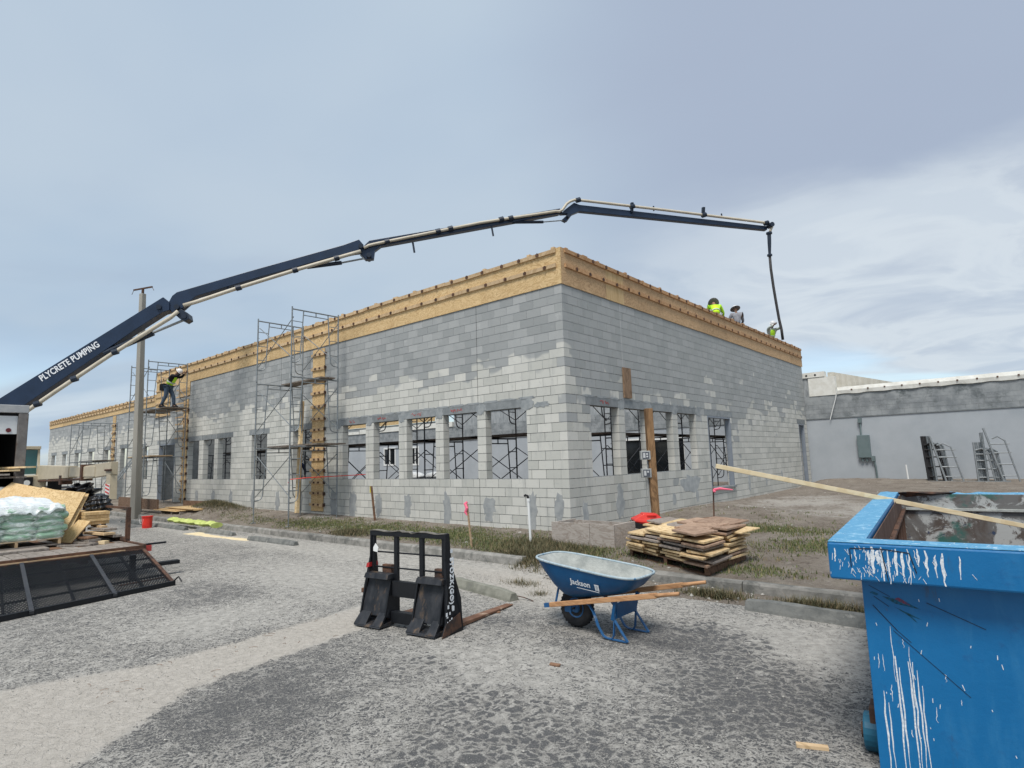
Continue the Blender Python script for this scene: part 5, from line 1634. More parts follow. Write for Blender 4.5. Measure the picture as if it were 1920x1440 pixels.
# spilled sawdust: low heap
mb = MB(); L_ = []
X, Y = np.meshgrid(np.linspace(-11, -7.2, 60), np.linspace(-3.55, -3.1, 14))
Z = .012 * (blob(X, Y, -9.6, -3.35, 1.0, .14) + 1.2 * blob(X, Y, -8.3, -3.25, .5, .12)) * (1 + .5 * fbm(X, Y, 6, 3, 1)) - .003
me = bpy.data.meshes.new('sawdust'); idx = np.arange(X.size).reshape(X.shape)
me.from_pydata(np.stack([X, Y, Z], -1).reshape(-1, 3).tolist(), [], np.stack([idx[:-1, :-1], idx[:-1, 1:], idx[1:, 1:], idx[1:, :-1]], -1).reshape(-1, 4).tolist())
me.materials.append(wear('sawdust', (.62, .50, .30), (.72, .60, .40), 9, .95)); o = bpy.data.objects.new('sawdust', me); COL.objects.link(o)
tag(o, 'yellow sawdust spilled along the wheel stops', 'sawdust', kind='stuff')

# ------------------------------------------------------------------ stakes, pipe, box form
def stake(p0, p1, r, mat, label, tip=None, tipmat=None, name='stake'):
    t = thing(name, label, 'stake' if name == 'stake' else 'pipe', p0)
    MB().beam(p0, p1, r * 2, r * 2).build('shaft', mat, t)
    if tip:
        tip(t)
    return t


def tape(t): MB().box(-6.56, -6.50, -.36, -.33, 1.02, 1.20).build('yellow_tape', YEL, t)
stake((-6.32, -.35, .2), (-6.50, -.35, 1.2), .022, LUMR, 'dark thin stake with yellow tape at its head by the long facade', tape)
def ribbon(t):
    mb = MB(); mb.path([(-1.07, -2.0, 1.02), (-1.10, -2.02, .98), (-1.05, -2.03, .9), (-1.08, -2.04, .82), (-1.04, -2.04, .76)], [.02, .035, .03, .03, .008], 6); mb.build('pink_ribbon', PINK, t)
stake((-.96, -2.0, .1), (-1.07, -2.0, .98), .014, wood_mat('pale_stake', (.35, .24, .15), (.45, .32, .2), (.2, .13, .08)), 'thin wooden stake with a pink ribbon in the grass strip', ribbon)
def ribbon2(t):
    mb = MB(); mb.path([(1.90, 2.98, 1.0), (2.05, 3.0, 1.03), (2.3, 3.1, 1.0)], [.03, .03, .012], 6); mb.path([(1.90, 2.98, 1.0), (1.93, 2.96, .96), (1.98, 2.9, .97)], [.02, .03, .01], 6); mb.build('pink_ribbon', PINK, t)
stake((1.86, 2.98, .2), (1.90, 2.98, 1.05), .013, RUST, 'rusty thin stake with a red ribbon before the door opening', ribbon2)
t = thing('vent_pipe', 'white plastic pipe with a black elbow standing in the weeds near the corner', 'pipe', (-.2, -1.2, .15))
MB().tube((-.13, -1.2, .1), (-.16, -1.2, 1.02), .025, 10).build('pipe', WHITE, t)
MB().tube((-.157, -1.2, .99), (-.16, -1.2, 1.05), .032, 10).build('collar', WHITE, t)
MB().path([(-.16, -1.2, 1.05), (-.165, -1.21, 1.10), (-.21, -1.22, 1.115), (-.235, -1.22, 1.10)], .024, 8).build('elbow', RUBBER, t)

t = thing('box_form', 'open box of weathered form boards standing against the foot of the building corner', 'form box', (.9, -.9, .2))
MB().box(.26, 1.13, -1.02, -.98, .14, .60).build('board', CEDAR, t)
MB().box(1.14, 1.66, -1.02, -.98, .14, .60).build('board', CEDAR, t)
MB().box(1.62, 1.66, -.975, -.25, .14, .60).build('board', CEDAR, t)
MB().box(.26, .30, -.975, -.25, .14, .59).build('board', CEDAR, t)
MB().box(.30, 1.62, -.30, -.26, .14, .57).build('board', CEDAR, t)

# ------------------------------------------------------------------ timber post with electrical boxes
t = thing('utility_post', 'stout reddish timber post carrying two grey outlet boxes before the right facade', 'post', (1.0, 2.2, .2))
pb, pt = Vector((.93, 1.98, .1)), Vector((.90, 1.98, 2.90))
MB().beam(pb, pt, .165, .165, (1, 1, 0)).build('timber', POSTW, t, bevel=.01)
def ebox(z, y=1.86):
    o = MB().obox((.86, y + .0, z), (.115, .09, 0), (.045, -.06, 0), (0, 0, .11)).build('outlet_box', wear('box_grey', (.33, .34, .33), (.42, .43, .42), 8, .6), t, bevel=.01)
    return o
for z in (1.83, 1.43):
    e = MB().obox((.83, 1.84, z), (.085, .07, 0), (.045, -.054, 0), (0, 0, .10)).build('outlet_box', wear('box_grey' + str(z), (.33, .34, .33), (.42, .43, .42), 8, .6), t, bevel=.01)
    n_ = Vector((.05, -.06, 0)).normalized(); c = Vector((.83, 1.84, z)) + n_ * .071; u = Vector((.10, .085, 0)).normalized()
    f = MB().obox(c + n_ * .004, u * .075, n_ * .003, (0, 0, .075)).build('face_plate', flat('plate_dark' + str(z), (.08, .09, .11), .5), e)
    mb = MB(); mb.obox(c + n_ * .009 - u * .035, u * .025, n_ * .002, (0, 0, .055))
    if z > 1.6:
        mb.obox(c + n_ * .009 + u * .03 + Vector((0, 0, .028)), u * .02, n_ * .002, (0, 0, .018)); mb.obox(c + n_ * .009 + u * .03 - Vector((0, 0, .028)), u * .02, n_ * .002, (0, 0, .018))
    else:
        mb.obox(c + n_ * .009 + u * .03 + Vector((0, 0, .03)), u * .02, n_ * .002, (0, 0, .02))
    mb.build('outlet', wear('outlet_cover', (.45, .46, .46), (.55, .56, .56), 9, .6), e)
mb = MB(); mb.tube((.86, 1.88, 1.55), (.86, 1.88, 1.71), .018, 8); mb.build('conduit', STEELG, t)
mb = MB(); mb.path([(.84, 1.90, 1.33), (.83, 1.92, .9), (.85, 1.95, .2)], .018, 8); mb.path([(.89, 1.93, 1.33), (.90, 1.96, .9), (.93, 2.0, .2)], .012, 6); mb.path([(.80, 1.88, 1.33), (.78, 1.9, .9), (.79, 1.95, .2)], .009, 6)
mb.build('cable', wear('cable_grey', (.3, .31, .3), (.42, .42, .4), 6, .6), t)
o = MB().box(.008, .05, 2.44, 2.80, 3.26, 4.02).build('loose_plank', wood_mat('plank_brown', (.22, .14, .085), (.30, .20, .13), (.13, .08, .05), 3, (1, 1, .4), .8)); settle(o, (.03, 2.6, 3.2))
tag(o, 'short brown plank fixed upright on the right facade above its windows', 'plank')

# ------------------------------------------------------------------ pile of wood on a pallet
pp = thing('pallet', 'weathered pallet carrying the untidy pile of plywood pieces', 'pallet', (3.3, -1.6, .15))
pa, pc, pd = Vector((2.16, -1.36, .16)), Vector((3.90, -2.27, .16)), Vector((3.92, -.86, .16))
ux = (pc - pa); uy = (pd - pc)
def pq(a_, b_, z): return pa + ux * a_ + uy * b_ + Vector((0, 0, z))
def pbox(a0, a1, b0, b1, z0, z1, name, mat, par):
    return MB().hexa([pq(a0, b0, z0), pq(a1, b0, z0), pq(a1, b1, z0), pq(a0, b1, z0), pq(a0, b0, z1), pq(a1, b0, z1), pq(a1, b1, z1), pq(a0, b1, z1)]).build(name, mat, par)
for b_ in (0, .45, .92): pbox(0, 1, b_, b_ + .08, -.02, .0, 'deck_slat', LUMR, pp)
for a_ in (0, .48, .96): pbox(a_, a_ + .04, 0, 1, .001, .09, 'stringer', LUMR, pp)
for b_ in (0, .2, .4, .6, .8, .92): pbox(0, 1, b_, b_ + .08, .091, .11, 'deck_slat', LUMR, pp)
lab = {}
rr = random.Random(12)
YP = wood_mat('ply_piece_yellow', (.60, .43, .23), (.72, .55, .33), (.42, .27, .12), 2.5, (1, 1, 1), 1.0)
GPp = wood_mat('ply_piece_grey', (.25, .21, .18), (.36, .31, .27), (.15, .12, .10), 2.5, (1, 1, 1), 1.0)
BPp = wood_mat('ply_piece_brown', (.33, .215, .15), (.43, .30, .215), (.20, .12, .08), 2.5, (1, 1, 1), 1.0)
cnt = 0
for lv in range(9):
    z = .115 + lv * .052
    cols = [(0.0, .22), (.24, .46), (.48, .74), (.76, 1.02)] if lv < 8 else [(.45, .7), (.72, 1.0)]
    for ci, (a0, a1) in enumerate(cols):
        for (b0, b1) in ((-.06, .42), (.46, 1.0)):
            if lv > 6 and ci == 3 and b0 < 0: continue
            if lv > 5 and ci == 0 and b0 < 0: continue
            ja, jb, rt = rr.uniform(-.045, .045), rr.uniform(-.06, .05), rr.uniform(-.13, .13)
            c = pq((a0 + a1) / 2 + ja, (b0 + b1) / 2 + jb, z + .016)
            dx2 = ux.normalized(); dy2 = uy.normalized()
            e1 = (dx2 * math.cos(rt) + dy2 * math.sin(rt)) * (ux.length * (a1 - a0) / 2 + rr.uniform(-.0, .03)); e2 = (dy2 * math.cos(rt) - dx2 * math.sin(rt)) * (uy.length * (b1 - b0) / 2)
            e1.z = rr.uniform(-.006, .006); e2.z = rr.uniform(-.006, .006)
            m_ = rr.choices([YP, GPp, BPp], [8, 1, 1])[0] if lv < 8 else BPp
            o = MB().obox(c, e1, e2, (0, 0, .015)).build('plywood_piece', m_, bevel=.003); settle(o, c)
            kindw = 'yellow' if m_ == YP else ('grey' if m_ == GPp else 'brown')
            tag(o, '%s piece, %s layer from bottom, %s column, %s row of the plywood pile' % (kindw, ['lowest', 'second', 'third', 'fourth', 'fifth', 'sixth', 'seventh', 'eighth', 'highest'][lv], (['leftmost', 'second', 'third', 'rightmost'] if lv < 8 else ['left', 'right'])[ci], 'front' if b0 < 0 else 'back'), 'plywood piece', 'plywood pieces in the pile')
            cnt += 1
TOPS = [((.50, .55, .53), .34, .26, -.35, .05, GPp, 'grey plywood square on top of the pile, left of the brown squares'), ((.72, .50, .55), .32, .26, -.25, .03, BPp, 'reddish brown plywood square on top at the front of the pile'), ((.80, .85, .585), .33, .27, -.3, -.02, BPp, 'reddish brown plywood square topmost at the back of the pile'),
        ((.40, .95, .50), .28, .24, .1, .14, LUMR, 'dark plywood offcut tilted up behind the grey square on the pile'), ((.98, .80, .50), .28, .22, -.3, .0, YP, 'yellow plywood square jutting out at the right end of the pile'), ((.25, .80, .46), .30, .22, -.3, .03, YP, 'yellow plywood square high on the left end of the pile'),
        ((-.04, .45, .20), .2, .22, .1, .28, YP, 'yellow plywood piece slipping off the left end of the pile')]
TOPS = [(pq(c[0], c[1], c[2]), *r_) for c, *r_ in TOPS]
for c, a_, b_, rt, tl, m_, lb in TOPS:
    e1 = Vector((math.cos(rt) * a_, math.sin(rt) * a_, tl * a_)); e2 = Vector((-math.sin(rt) * b_, math.cos(rt) * b_, .02))
    o = MB().obox(c, e1, e2, (0, 0, .011)).build('plywood_piece', m_, bevel=.003); settle(o, c)
    tag(o, lb, 'plywood piece')

# red tool casing behind the pile
t = thing('tool_casing', 'bright red plastic tool casing with dark vents lying by the foot of the timber post', 'tool', (1.6, .6, .3))
c0 = Vector((1.62, .32, .35)); e1 = Vector((.76, .65, 0)); e2 = Vector((-.65, .76, 0))
def tp(a_, b_, z): return c0 + e1 * a_ + e2 * b_ + Vector((0, 0, z))
MB().loft([[tp(-.20, -.16, .12), tp(.26, -.16, .04), tp(.26, .16, .04), tp(-.20, .16, .12)], [tp(-.30, -.2, .22), tp(.32, -.2, .12), tp(.32, .2, .12), tp(-.30, .2, .22)], [tp(-.29, -.19, .25), tp(.31, -.19, .17), tp(.31, .19, .17), tp(-.29, .19, .25)], [tp(-.12, -.14, .33), tp(.24, -.14, .27), tp(.24, .14, .27), tp(-.12, .14, .33)], [tp(-.10, -.12, .36), tp(.16, -.12, .34), tp(.16, .12, .34), tp(-.10, .12, .36)]]).build('casing', RED, t, bevel=.012)
MB().hexa([tp(-.32, -.215, .10), tp(-.05, -.215, .02), tp(-.05, .1, .02), tp(-.32, .1, .10), tp(-.33, -.215, .21), tp(-.02, -.215, .13), tp(-.02, .1, .13), tp(-.33, .1, .21)]).build('belly', DARKIN, t)
MB().obox(tp(.10, -.19, .22), e1 * .08, e2 * .03, (0, 0, .035)).build('vent', DARKIN, t)
MB().obox(tp(.05, -.145, .31), e1 * .09, e2 * .02, (0, 0, .015)).build('handle', RED, t)

# ------------------------------------------------------------------ pallet fork carriage
fk = thing('fork_carriage', 'black loader fork carriage with rusty forks standing on the asphalt', 'fork carriage', (1.95, -6.1, 0))
F0 = Vector((1.37, -6.19, 0)); FX = Vector((.988, .155, 0)); FY = Vector((-.155, .988, 0))   # FY points away, along the forks
def fp(x, y, z): return F0 + FX * x + FY * y + Vector((0, 0, z))
def fbox(x0, x1, y0, y1, z0, z1, name, mat, lean=0.0, bev=.004):
    """box whose top leans away by 'lean' per metre"""
    l0, l1 = lean * z0, lean * z1
    return MB().hexa([fp(x0, y0 + l0, z0), fp(x1, y0 + l0, z0), fp(x1, y1 + l0, z0), fp(x0, y1 + l0, z0), fp(x0, y0 + l1, z1), fp(x1, y0 + l1, z1), fp(x1, y1 + l1, z1), fp(x0, y1 + l1, z1)]).build(name, mat, fk, bevel=bev)
W_ = 1.24
LN = .03
def upright(x0, x1, xt0, xt1, name='upright'):
    return MB().hexa([fp(x0, -.02, .0), fp(x1, -.02, .0), fp(x1, .24, .0), fp(x0, .24, .0), fp(xt0, .10, 1.03), fp(xt1, .10, 1.03), fp(xt1, .15, 1.03), fp(xt0, .15, 1.03)]).build(name, BLK, fk, bevel=.004)
# outer side plates, tapering upward
def sideplate(xb, xt, lower):
    a = [fp(xb, -.06, .02), fp(xb, .30, .0), fp(xb, .27, .35), fp(xt, .20, .72), fp(xt, .17, 1.04), fp(xt, .10, 1.04), fp(xt, .09, .75), fp(xb, .04, .42), fp(xb, .0, .12)]
    return MB().prism(a, FX * .022).build('side_plate', lower, fk, bevel=.003)
sideplate(.015, .055, BLK)
sideplate(1.235, 1.165, BLK)
MB().prism([fp(1.258, -.08, .0), fp(1.258, .26, .05), fp(1.258, .24, .20), fp(1.258, -.0, .14)], FX * .006).build('scuffed_corner', RUST, fk)
for x in (.055, .42, .80, 1.12):
    fbox(x, x + .055, .11, .15, .45 if x in (.42, .80) else .60, 1.0, 'upright', BLK, 0)
fbox(.05, 1.175, .10, .155, .985, 1.04, 'top_rail', BLK, 0)
# bent top flange, rippled
mb = MB(); L_ = []
for i in range(25):
    x = .05 + 1.125 * i / 24; zz = 1.043 + .007 * math.sin(i * .8) + (.008 * math.sin(i * 2.1) if 8 < i < 17 else 0)
    L_.append([fp(x, .095, zz - .004), fp(x, .165, zz - .004), fp(x, .165, zz + .003), fp(x, .095, zz + .003)])
mb.loft(L_).build('top_flange', wear('worn_edge', (.10, .09, .08), (.22, .20, .17), 9, .6), fk)
for z in (.80, .63):
    mb = MB(); mb.tube(fp(.05, .13, z), fp(1.18, .13, z), .0095, 8); mb.build('guard_bar', BLK, fk)
# two dished attachment plates with hooked lower lips
for k, (x0, x1) in enumerate(((.03, .43), (.81, 1.20))):
    # face leaning back
    MB().hexa([fp(x0, -.02, .12), fp(x1, -.02, .12), fp(x1, .02, .12), fp(x0, .02, .12), fp(x0 + .04, .08, .52), fp(x1 - .01, .08, .52), fp(x1 - .01, .12, .52), fp(x0 + .04, .12, .52)]).build('attachment_plate', RUSTB, fk, bevel=.004)
    MB().hexa([fp(x0 + .03, -.01, .52), fp(x1 + .0, -.01, .52), fp(x1 + .0, .12, .52), fp(x0 + .03, .12, .52), fp(x0 + .04, .01, .575), fp(x1 + .0, .01, .575), fp(x1 + .0, .12, .575), fp(x0 + .04, .12, .575)]).build('top_lip', RUSTB, fk, bevel=.004)
    # lower lip in two tongues, leaving the slot between
    for (a_, b_) in ((x0 - .01, x0 + .17), (x0 + .27, x1)):
        MB().hexa([fp(a_, -.125, .035), fp(b_, -.125, .035), fp(b_, -.115, .02), fp(a_, -.115, .02), fp(a_ + .015, -.015, .16), fp(b_ - .01, -.015, .16), fp(b_ - .01, .01, .13), fp(a_ + .015, .01, .13)]).build('lower_lip', RUSTB, fk, bevel=.003)
    MB().hexa([fp(x0, -.13, .02), fp(x1, -.13, .02), fp(x1, .1, .02), fp(x0, .1, .02), fp(x0, -.11, .045), fp(x1, -.11, .045), fp(x1, .1, .06), fp(x0, .1, .06)]).build('base_plate', RUSTB, fk)
    for xx in (x0, x1 - .02):
        MB().prism([fp(xx, -.04, .12), fp(xx, .2, .03), fp(xx, .2, .5), fp(xx, .07, .575)], FX * .018).build('gusset', BLK, fk)
    # fork shank seen above the plate
    fbox(x0 + .19, x0 + .33, .13, .18, .05, .66, 'fork_shank', RUST)
fbox(.44, .80, .06, .12, .33, .50, 'cross_member', BLK, 0)
fbox(.44, .80, .04, .12, .05, .17, 'cross_member', BLK, 0)
fbox(-.05, .04, .06, .14, .33, .38, 'latch_lug', RUST, 0)
for x0 in (.20, 1.06):
    a = [fp(x0, .14, .012), fp(x0 + .13, .14, .012), fp(x0 + .125, 1.45, .010), fp(x0 + .02, 1.45, .010), fp(x0, .14, .06), fp(x0 + .13, .14, .06), fp(x0 + .125, 1.45, .022), fp(x0 + .02, 1.45, .022)]
    MB().hexa(a).build('fork', wear('fork_rust' + str(x0), (.13, .065, .04), (.22, .12, .075), 6, .8, (.40, .30, .22), (.55, .7), .4), fk, bevel=.004)
MB().box(0, 0, 0, 0, 0, 0)
mb = MB(); mb.prism([fp(.12, .085, .81), fp(.185, .085, .80), fp(.20, .085, .85), fp(.155, .085, .90), fp(.12, .085, .85)], FY * .006); mb.build('paper_tag', WHITE, fk)
mb = MB(); mb.hexa([fp(.028, .06, .62), fp(.075, .06, .63), fp(.075, .215, .63), fp(.028, .215, .62), fp(.032, .07, .67), fp(.075, .07, .68), fp(.075, .205, .68), fp(.032, .205, .67)]); mb.build('red_tape', REDT, fk)
# stencilled lettering running down the outer plate
tm = frame_mtx(fp(1.262, .065, .80) , Vector((0, 0, -1)) + FY * -.02, FY * 1)
text('stencil_lettering', 'STOZK(GO)', .082, LETTER, fk, tm, .0015, .003, 1.12)
mb = MB()
mb.obox(fp(1.25, .12, .865), FX * .001, FY * .018, (0, 0, .018)); mb.obox(fp(1.262, .12, .27), FX * .0012, FY * .018, (0, 0, .024))
rr = random.Random(4)
for i in range(12):
    mb.obox(fp(1.2625, rr.uniform(.0, .12), rr.uniform(.1, .42)), FX * .001, FY * rr.uniform(.005, .014), (0, 0, rr.uniform(.006, .022)))
mb.build('paint_fleck', LETTER, fk)

# ------------------------------------------------------------------ wheelbarrow
wb = thing('wheelbarrow', 'blue steel wheelbarrow with wooden handles and dried concrete in its tray', 'wheelbarrow', (3.9, -4.87, 0))
WY = -4.87
def ring(xf, xr, hwf, hwr, zf, zr, n=40, e=.5):
    """rounded loop, f is the nose end, r the handle end"""
    pts = []
    for i in range(n):
        u = 2 * math.pi * i / n; c, s_ = math.cos(u), math.sin(u)
        cx = math.copysign(abs(c) ** e, c); sy = math.copysign(abs(s_) ** e, s_)
        t_ = (cx + 1) / 2
        x = xf + (xr - xf) * t_; hw = hwf + (hwr - hwf) * t_
        pts.append(Vector((x, WY + sy * hw, zf + (zr - zf) * t_)))
    return pts
LO = [ring(3.50, 4.10, .13, .16, .325, .435), ring(3.40, 4.18, .19, .22, .36, .455), ring(3.29, 4.26, .245, .275, .46, .50), ring(3.17, 4.33, .285, .315, .61, .57), ring(3.08, 4.37, .30, .335, .735, .62)]
MB().loft(LO, True, False).build('tray', BARB, wb, smooth=True)
LI = [[Vector((3.75 + (p.x - 3.75) * .975, WY + (p.y - WY) * .965, p.z + (.008 if k < 4 else -.002))) for p in l] for k, l in enumerate(LO)]
# inside of the tray, crusted with dried concrete
MB().loft([l[::-1] for l in LI], True, False).build('tray_lining', RESID, wb, smooth=True)
rim = [p + Vector((0, 0, .002)) for p in LO[-1]]
MB().path(rim + rim[:2], .0135, 8).build('rim', RIMW, wb, smooth=True)
for s_ in (-1, 1):
    a, b = Vector((3.27, WY + s_ * .185, .235)), Vector((4.62, WY + s_ * .285, .515))
    d = (b - a).normalized()
    h_ = MB().beam(a, b, .038, .050).build('handle', ASHW, wb, bevel=.006)
    MB().path([b - d * .01, b + d * .05, b + d * .14, b + d * .24], [.024, .019, .019, .017], 8).build('grip', ASHW, h_, smooth=True)
    MB().beam(a - d * .075, a - d * .001, .04, .045).build('nose_bracket', BARL, wb)
    # flat-bar leg: down, along the ground, back up
    y = WY + s_ * .215
    pts = [(3.72, y - s_ * .03, .315), (3.79, y - s_ * .025, .30), (3.84, y - s_ * .02, .24), (3.90, y, .12), (3.96, y, .03), (4.0, y, .014), (4.06, y, .012), (4.085, y, .05), (4.10, y, .20), (4.12, y, .40)]
    P_ = [Vector(p) for p in pts]
    mb = MB()
    for p, q in zip(P_, P_[1:]): mb.beam(p, q + (q - p).normalized() * .004, .030, .010, (0, 1, 0) if False else (0, 0, 1) if abs((q - p).normalized().z) < .9 else (1, 0, 0))
    for p, q in ((Vector((4.06, y, .012)), Vector((4.24, y, .012))), (Vector((4.24, y, .012)), Vector((4.10, y, .20)))): mb.beam(p, q, .030, .010)
    mb.build('leg', BARL, wb)
    MB().beam((4.08, y, .20), (4.13, y + s_ * .01, .40), .035, .03, (1, 0, 0)).build('leg_channel', BARB, wb)
    MB().beam((3.33, WY + s_ * .165, .25), (3.36, WY + s_ * .13, .44), .02, .02).build('tray_stay', BARL, wb)
MB().hexa([(4.09, WY - .19, .21), (4.11, WY - .19, .21), (4.11, WY + .19, .21), (4.09, WY + .19, .21), (4.11, WY - .20, .36), (4.13, WY - .20, .36), (4.13, WY + .20, .36), (4.11, WY + .20, .36)]).build('leg_panel', BARB, wb)
mb = MB(); mb.lathe((3.50, WY, .205), [(.10, -.030), (.135, -.045), (.175, -.05), (.198, -.032), (.205, 0), (.198, .032), (.175, .05), (.135, .045), (.10, .03)], 36, 'y')
tyre = mb.build('tyre', RUBBER, wb, smooth=True)
mb = MB()
for i in range(30):
    a_ = 2 * math.pi * i / 30; c = Vector((3.50 + .203 * math.cos(a_), WY, .205 + .203 * math.sin(a_)))
    n_ = Vector((math.cos(a_), 0, math.sin(a_))); tt = Vector((-math.sin(a_), 0, math.cos(a_)))
    mb.obox(c, tt * .010, Vector((0, .030, 0)), n_ * .0035)
mb.build('tread', RUBBER, tyre)
MB().lathe((3.50, WY, .205), [(.02, -.05), (.05, -.045), (.06, -.02), (.105, -.035), (.108, .035), (.06, .02), (.05, .045), (.02, .05)], 24, 'y').build('rim_disc', BARL, wb)
MB().tube((3.50, WY - .17, .205), (3.50, WY + .17, .205), .010, 8).build('axle', STEELD, wb)
mb = MB()
for s_ in (-1, 1): mb.box(3.46, 3.54, WY + s_ * .165 - .012, WY + s_ * .165 + .012, .19, .27)
mb.build('axle_bracket', BARL, wb)
# maker's lettering on the near side of the tray
def tray_side(x, z):      # y of the near tray wall at x, z (approximate plane)
    return None
pA, pB = Vector((3.62, WY - .298, .50)), Vector((3.92, WY - .301, .478))
txm = frame_mtx(Vector((3.62, WY - .2675, .500)), Vector((.30, -.010, -.022)), Vector((0, -.34, 1)))
text('lettering', 'Jackson', .084, LETTER, wb, txm, .001, .0015, 1.0)
mb = MB()
xd = Vector((.30, -.010, -.022)).normalized(); yd = Vector((0, -.34, 1)).normalized(); nd = xd.cross(yd); o0 = Vector((3.645, WY - .2685, .499))
for a0, a1, b0, b1 in ((.288, .302, .0, .062), (.308, .316, .0, .062), (.322, .336, .0, .062), (.285, .34, .058, .066), (.05, .33, -.018, -.013)):
    mb.obox(o0 + xd * (a0 + a1) / 2 + yd * (b0 + b1) / 2, xd * (a1 - a0) / 2, yd * (b1 - b0) / 2, nd * .001)
mb.build('maker_mark', LETTER, wb)
# ------------------------------------------------------------------ blue dumpster
dm = thing('dumpster', 'big blue roll-off dumpster with white paint drips down its rim', 'dumpster', (7.3, -4.5, 0))
DC = Vector((6.45, -6.492, 0)); DX = Vector((math.cos(R(5.7)), math.sin(R(5.7)), 0)); DY = Vector((-DX.y, DX.x, 0))
DW, DL, DH = 2.5, 4.85, 1.30
def dp_(x, y, z): return DC + DX * x + DY * y + Vector((0, 0, z))


def paint(name, kind):
    m_, g, bs = newmat(name)
    pos = g.n('ShaderNodeNewGeometry').outputs['Position']
    blue = g.mix(g.step(g.noise(pos, 1.5, 4, .6), .3, .7), (.0, .125, .32), (.003, .145, .36))
    n_ = g.noise(pos, 9, 8, .72)
    if kind == 'side':
        col = g.mix(g.step(g.noise(g.vm('MULTIPLY', pos, (1, 1, .6)), 26, 4, .6), .74, .78), blue, (.45, .55, .62))
        col = g.mix(g.m('MULTIPLY', g.step(n_, .58, .72), .6), col, (.006, .085, .24))
        fade = g.noise(g.vm('MULTIPLY', pos, (2.2, 2.2, .45)), 2.6, 6, .65, .3)
        col = g.mix(g.m('MULTIPLY', g.step(fade, .50, .72), .45), col, (.035, .20, .40))
        grime = g.noise(g.vm('ADD', g.vm('MULTIPLY', pos, (3.5, 3.5, .7)), (4, 4, 4)), 2.2, 8, .72)
        col = g.mix(g.m('MULTIPLY', g.step(grime, .60, .72), .55), col, (.05, .06, .07))
        col = g.mix(g.step(g.noise(g.vm('ADD', pos, (8, 1, 4)), 17, 6, .8), .69, .73), col, (.10, .05, .03))
    elif kind == 'rim':
        col = g.mix(g.step(g.noise(pos, 14, 6, .7), .52, .62), (.09, .29, .47), (.22, .44, .60))  # pale blue puts the sky's reflection into the rim colour
        col = g.mix(g.step(g.noise(pos, 22, 6, .75, .5), .60, .66), col, (.70, .74, .76))
        col = g.mix(g.step(g.noise(g.vm('ADD', pos, (3, 3, 3)), 12, 7, .7), .63, .68), col, (.0, .13, .36))
    else:
        col = g.mix(g.step(g.noise(pos, 2.4, 6, .65, .6), .42, .60), (.085, .065, .055), (.15, .145, .14))
        col = g.mix(g.step(g.noise(g.vm('ADD', pos, (5, 1, 2)), 3.2, 9, .74, .6), .50, .56), col, (.42, .43, .42))
        col = g.mix(g.step(g.noise(g.vm('ADD', pos, (1, 8, 2)), 1.6, 5, .6), .58, .66), col, (.035, .13, .11))
        col = g.mix(g.step(g.noise(g.vm('ADD', pos, (2, 8, 9)), 9, 7, .75), .62, .68), col, (.03, .05, .10))
    g.put(bs.inputs['Base Color'], col)
    bs.inputs['Roughness'].default_value = .42 if kind == 'side' else .7
    hb_ = g.m('ADD', n_, g.m('MULTIPLY', g.noise(pos, 1.3, 3, .5), 2.0))
    g.put(bs.inputs['Normal'], g.n('ShaderNodeBump', Strength=.3, Distance=.012, Height=hb_).outputs[0])
    return m_


DS, DR_, DI = paint('dumpster_blue', 'side'), paint('dumpster_rim', 'rim'), paint('dumpster_inside', 'in')
INR = wear('rusty_ribbed', (.09, .05, .035), (.16, .10, .075), 5, .9, (.42, .38, .35), (.6, .7), .6, 20, 0, 0, (1, 1, .25))
ov, bh = .145, .215
def dbox(x0, x1, y0, y1, z0, z1, name, mat, bev=.004, par=None):
    return MB().hexa([dp_(x0, y0, z0), dp_(x1, y0, z0), dp_(x1, y1, z0), dp_(x0, y1, z0), dp_(x0, y0, z1), dp_(x1, y0, z1), dp_(x1, y1, z1), dp_(x0, y1, z1)]).build(name, mat, par or dm, bevel=bev)
# walls
dbox(ov, DW - ov, ov - .01, ov + .04, .03, DH - bh + .01, 'near_wall', DS)
dbox(ov, ov + .05, ov + .045, DL - ov - .05, .12, DH - bh + .01, 'side_wall', DS)
dbox(DW - ov - .05, DW - ov, ov + .045, DL - ov - .05, .12, DH - bh + .01, 'side_wall', DS)
dbox(ov, DW - ov, DL - ov - .045, DL - ov, .12, DH - bh + .01, 'far_wall', DS)
dbox(ov + .055, DW - ov - .055, ov + .05, DL - ov - .05, .12, .18, 'floor', RUST)
# inside faces
dbox(ov + .052, DW - ov - .052, DL - ov - .058, DL - ov - .047, .185, DH - .02, 'inside_far', DI)
dbox(ov + .053, ov + .06, ov + .05, DL - ov - .06, .185, DH - .03, 'inside_side', INR)
for k in range(9):
    y = .45 + k * .5
    dbox(ov + .062, ov + .085, y, y + .04, .185, DH - .2, 'inside_rib', INR)
dbox(ov + .062, ov + .10, ov + .05, DL - ov - .06, 1.07, 1.10, 'inside_rail', RUST)
dbox(ov + .10, DW - ov - .06, DL - ov - .09, DL - ov - .06, 1.09, 1.12, 'inside_rail', RESID)
# rim: box-section, top coloured pale for reflected sky, with worn patches; front band slightly dished
def rimseg(x0, x1, y0, y1):
    o = dbox(x0, x1, y0, y1, DH - bh, DH - .006, 'rim', DS, .012)
    dbox(x0 + .004, x1 - .004, y0 + .004, y1 - .004, DH - .0055, DH, 'rim_top', DR_, .002)
    return o
rimseg(0, DW, 0, .19); rimseg(0, .19, .192, DL - .19); rimseg(DW - .19, DW, .192, DL - .19)
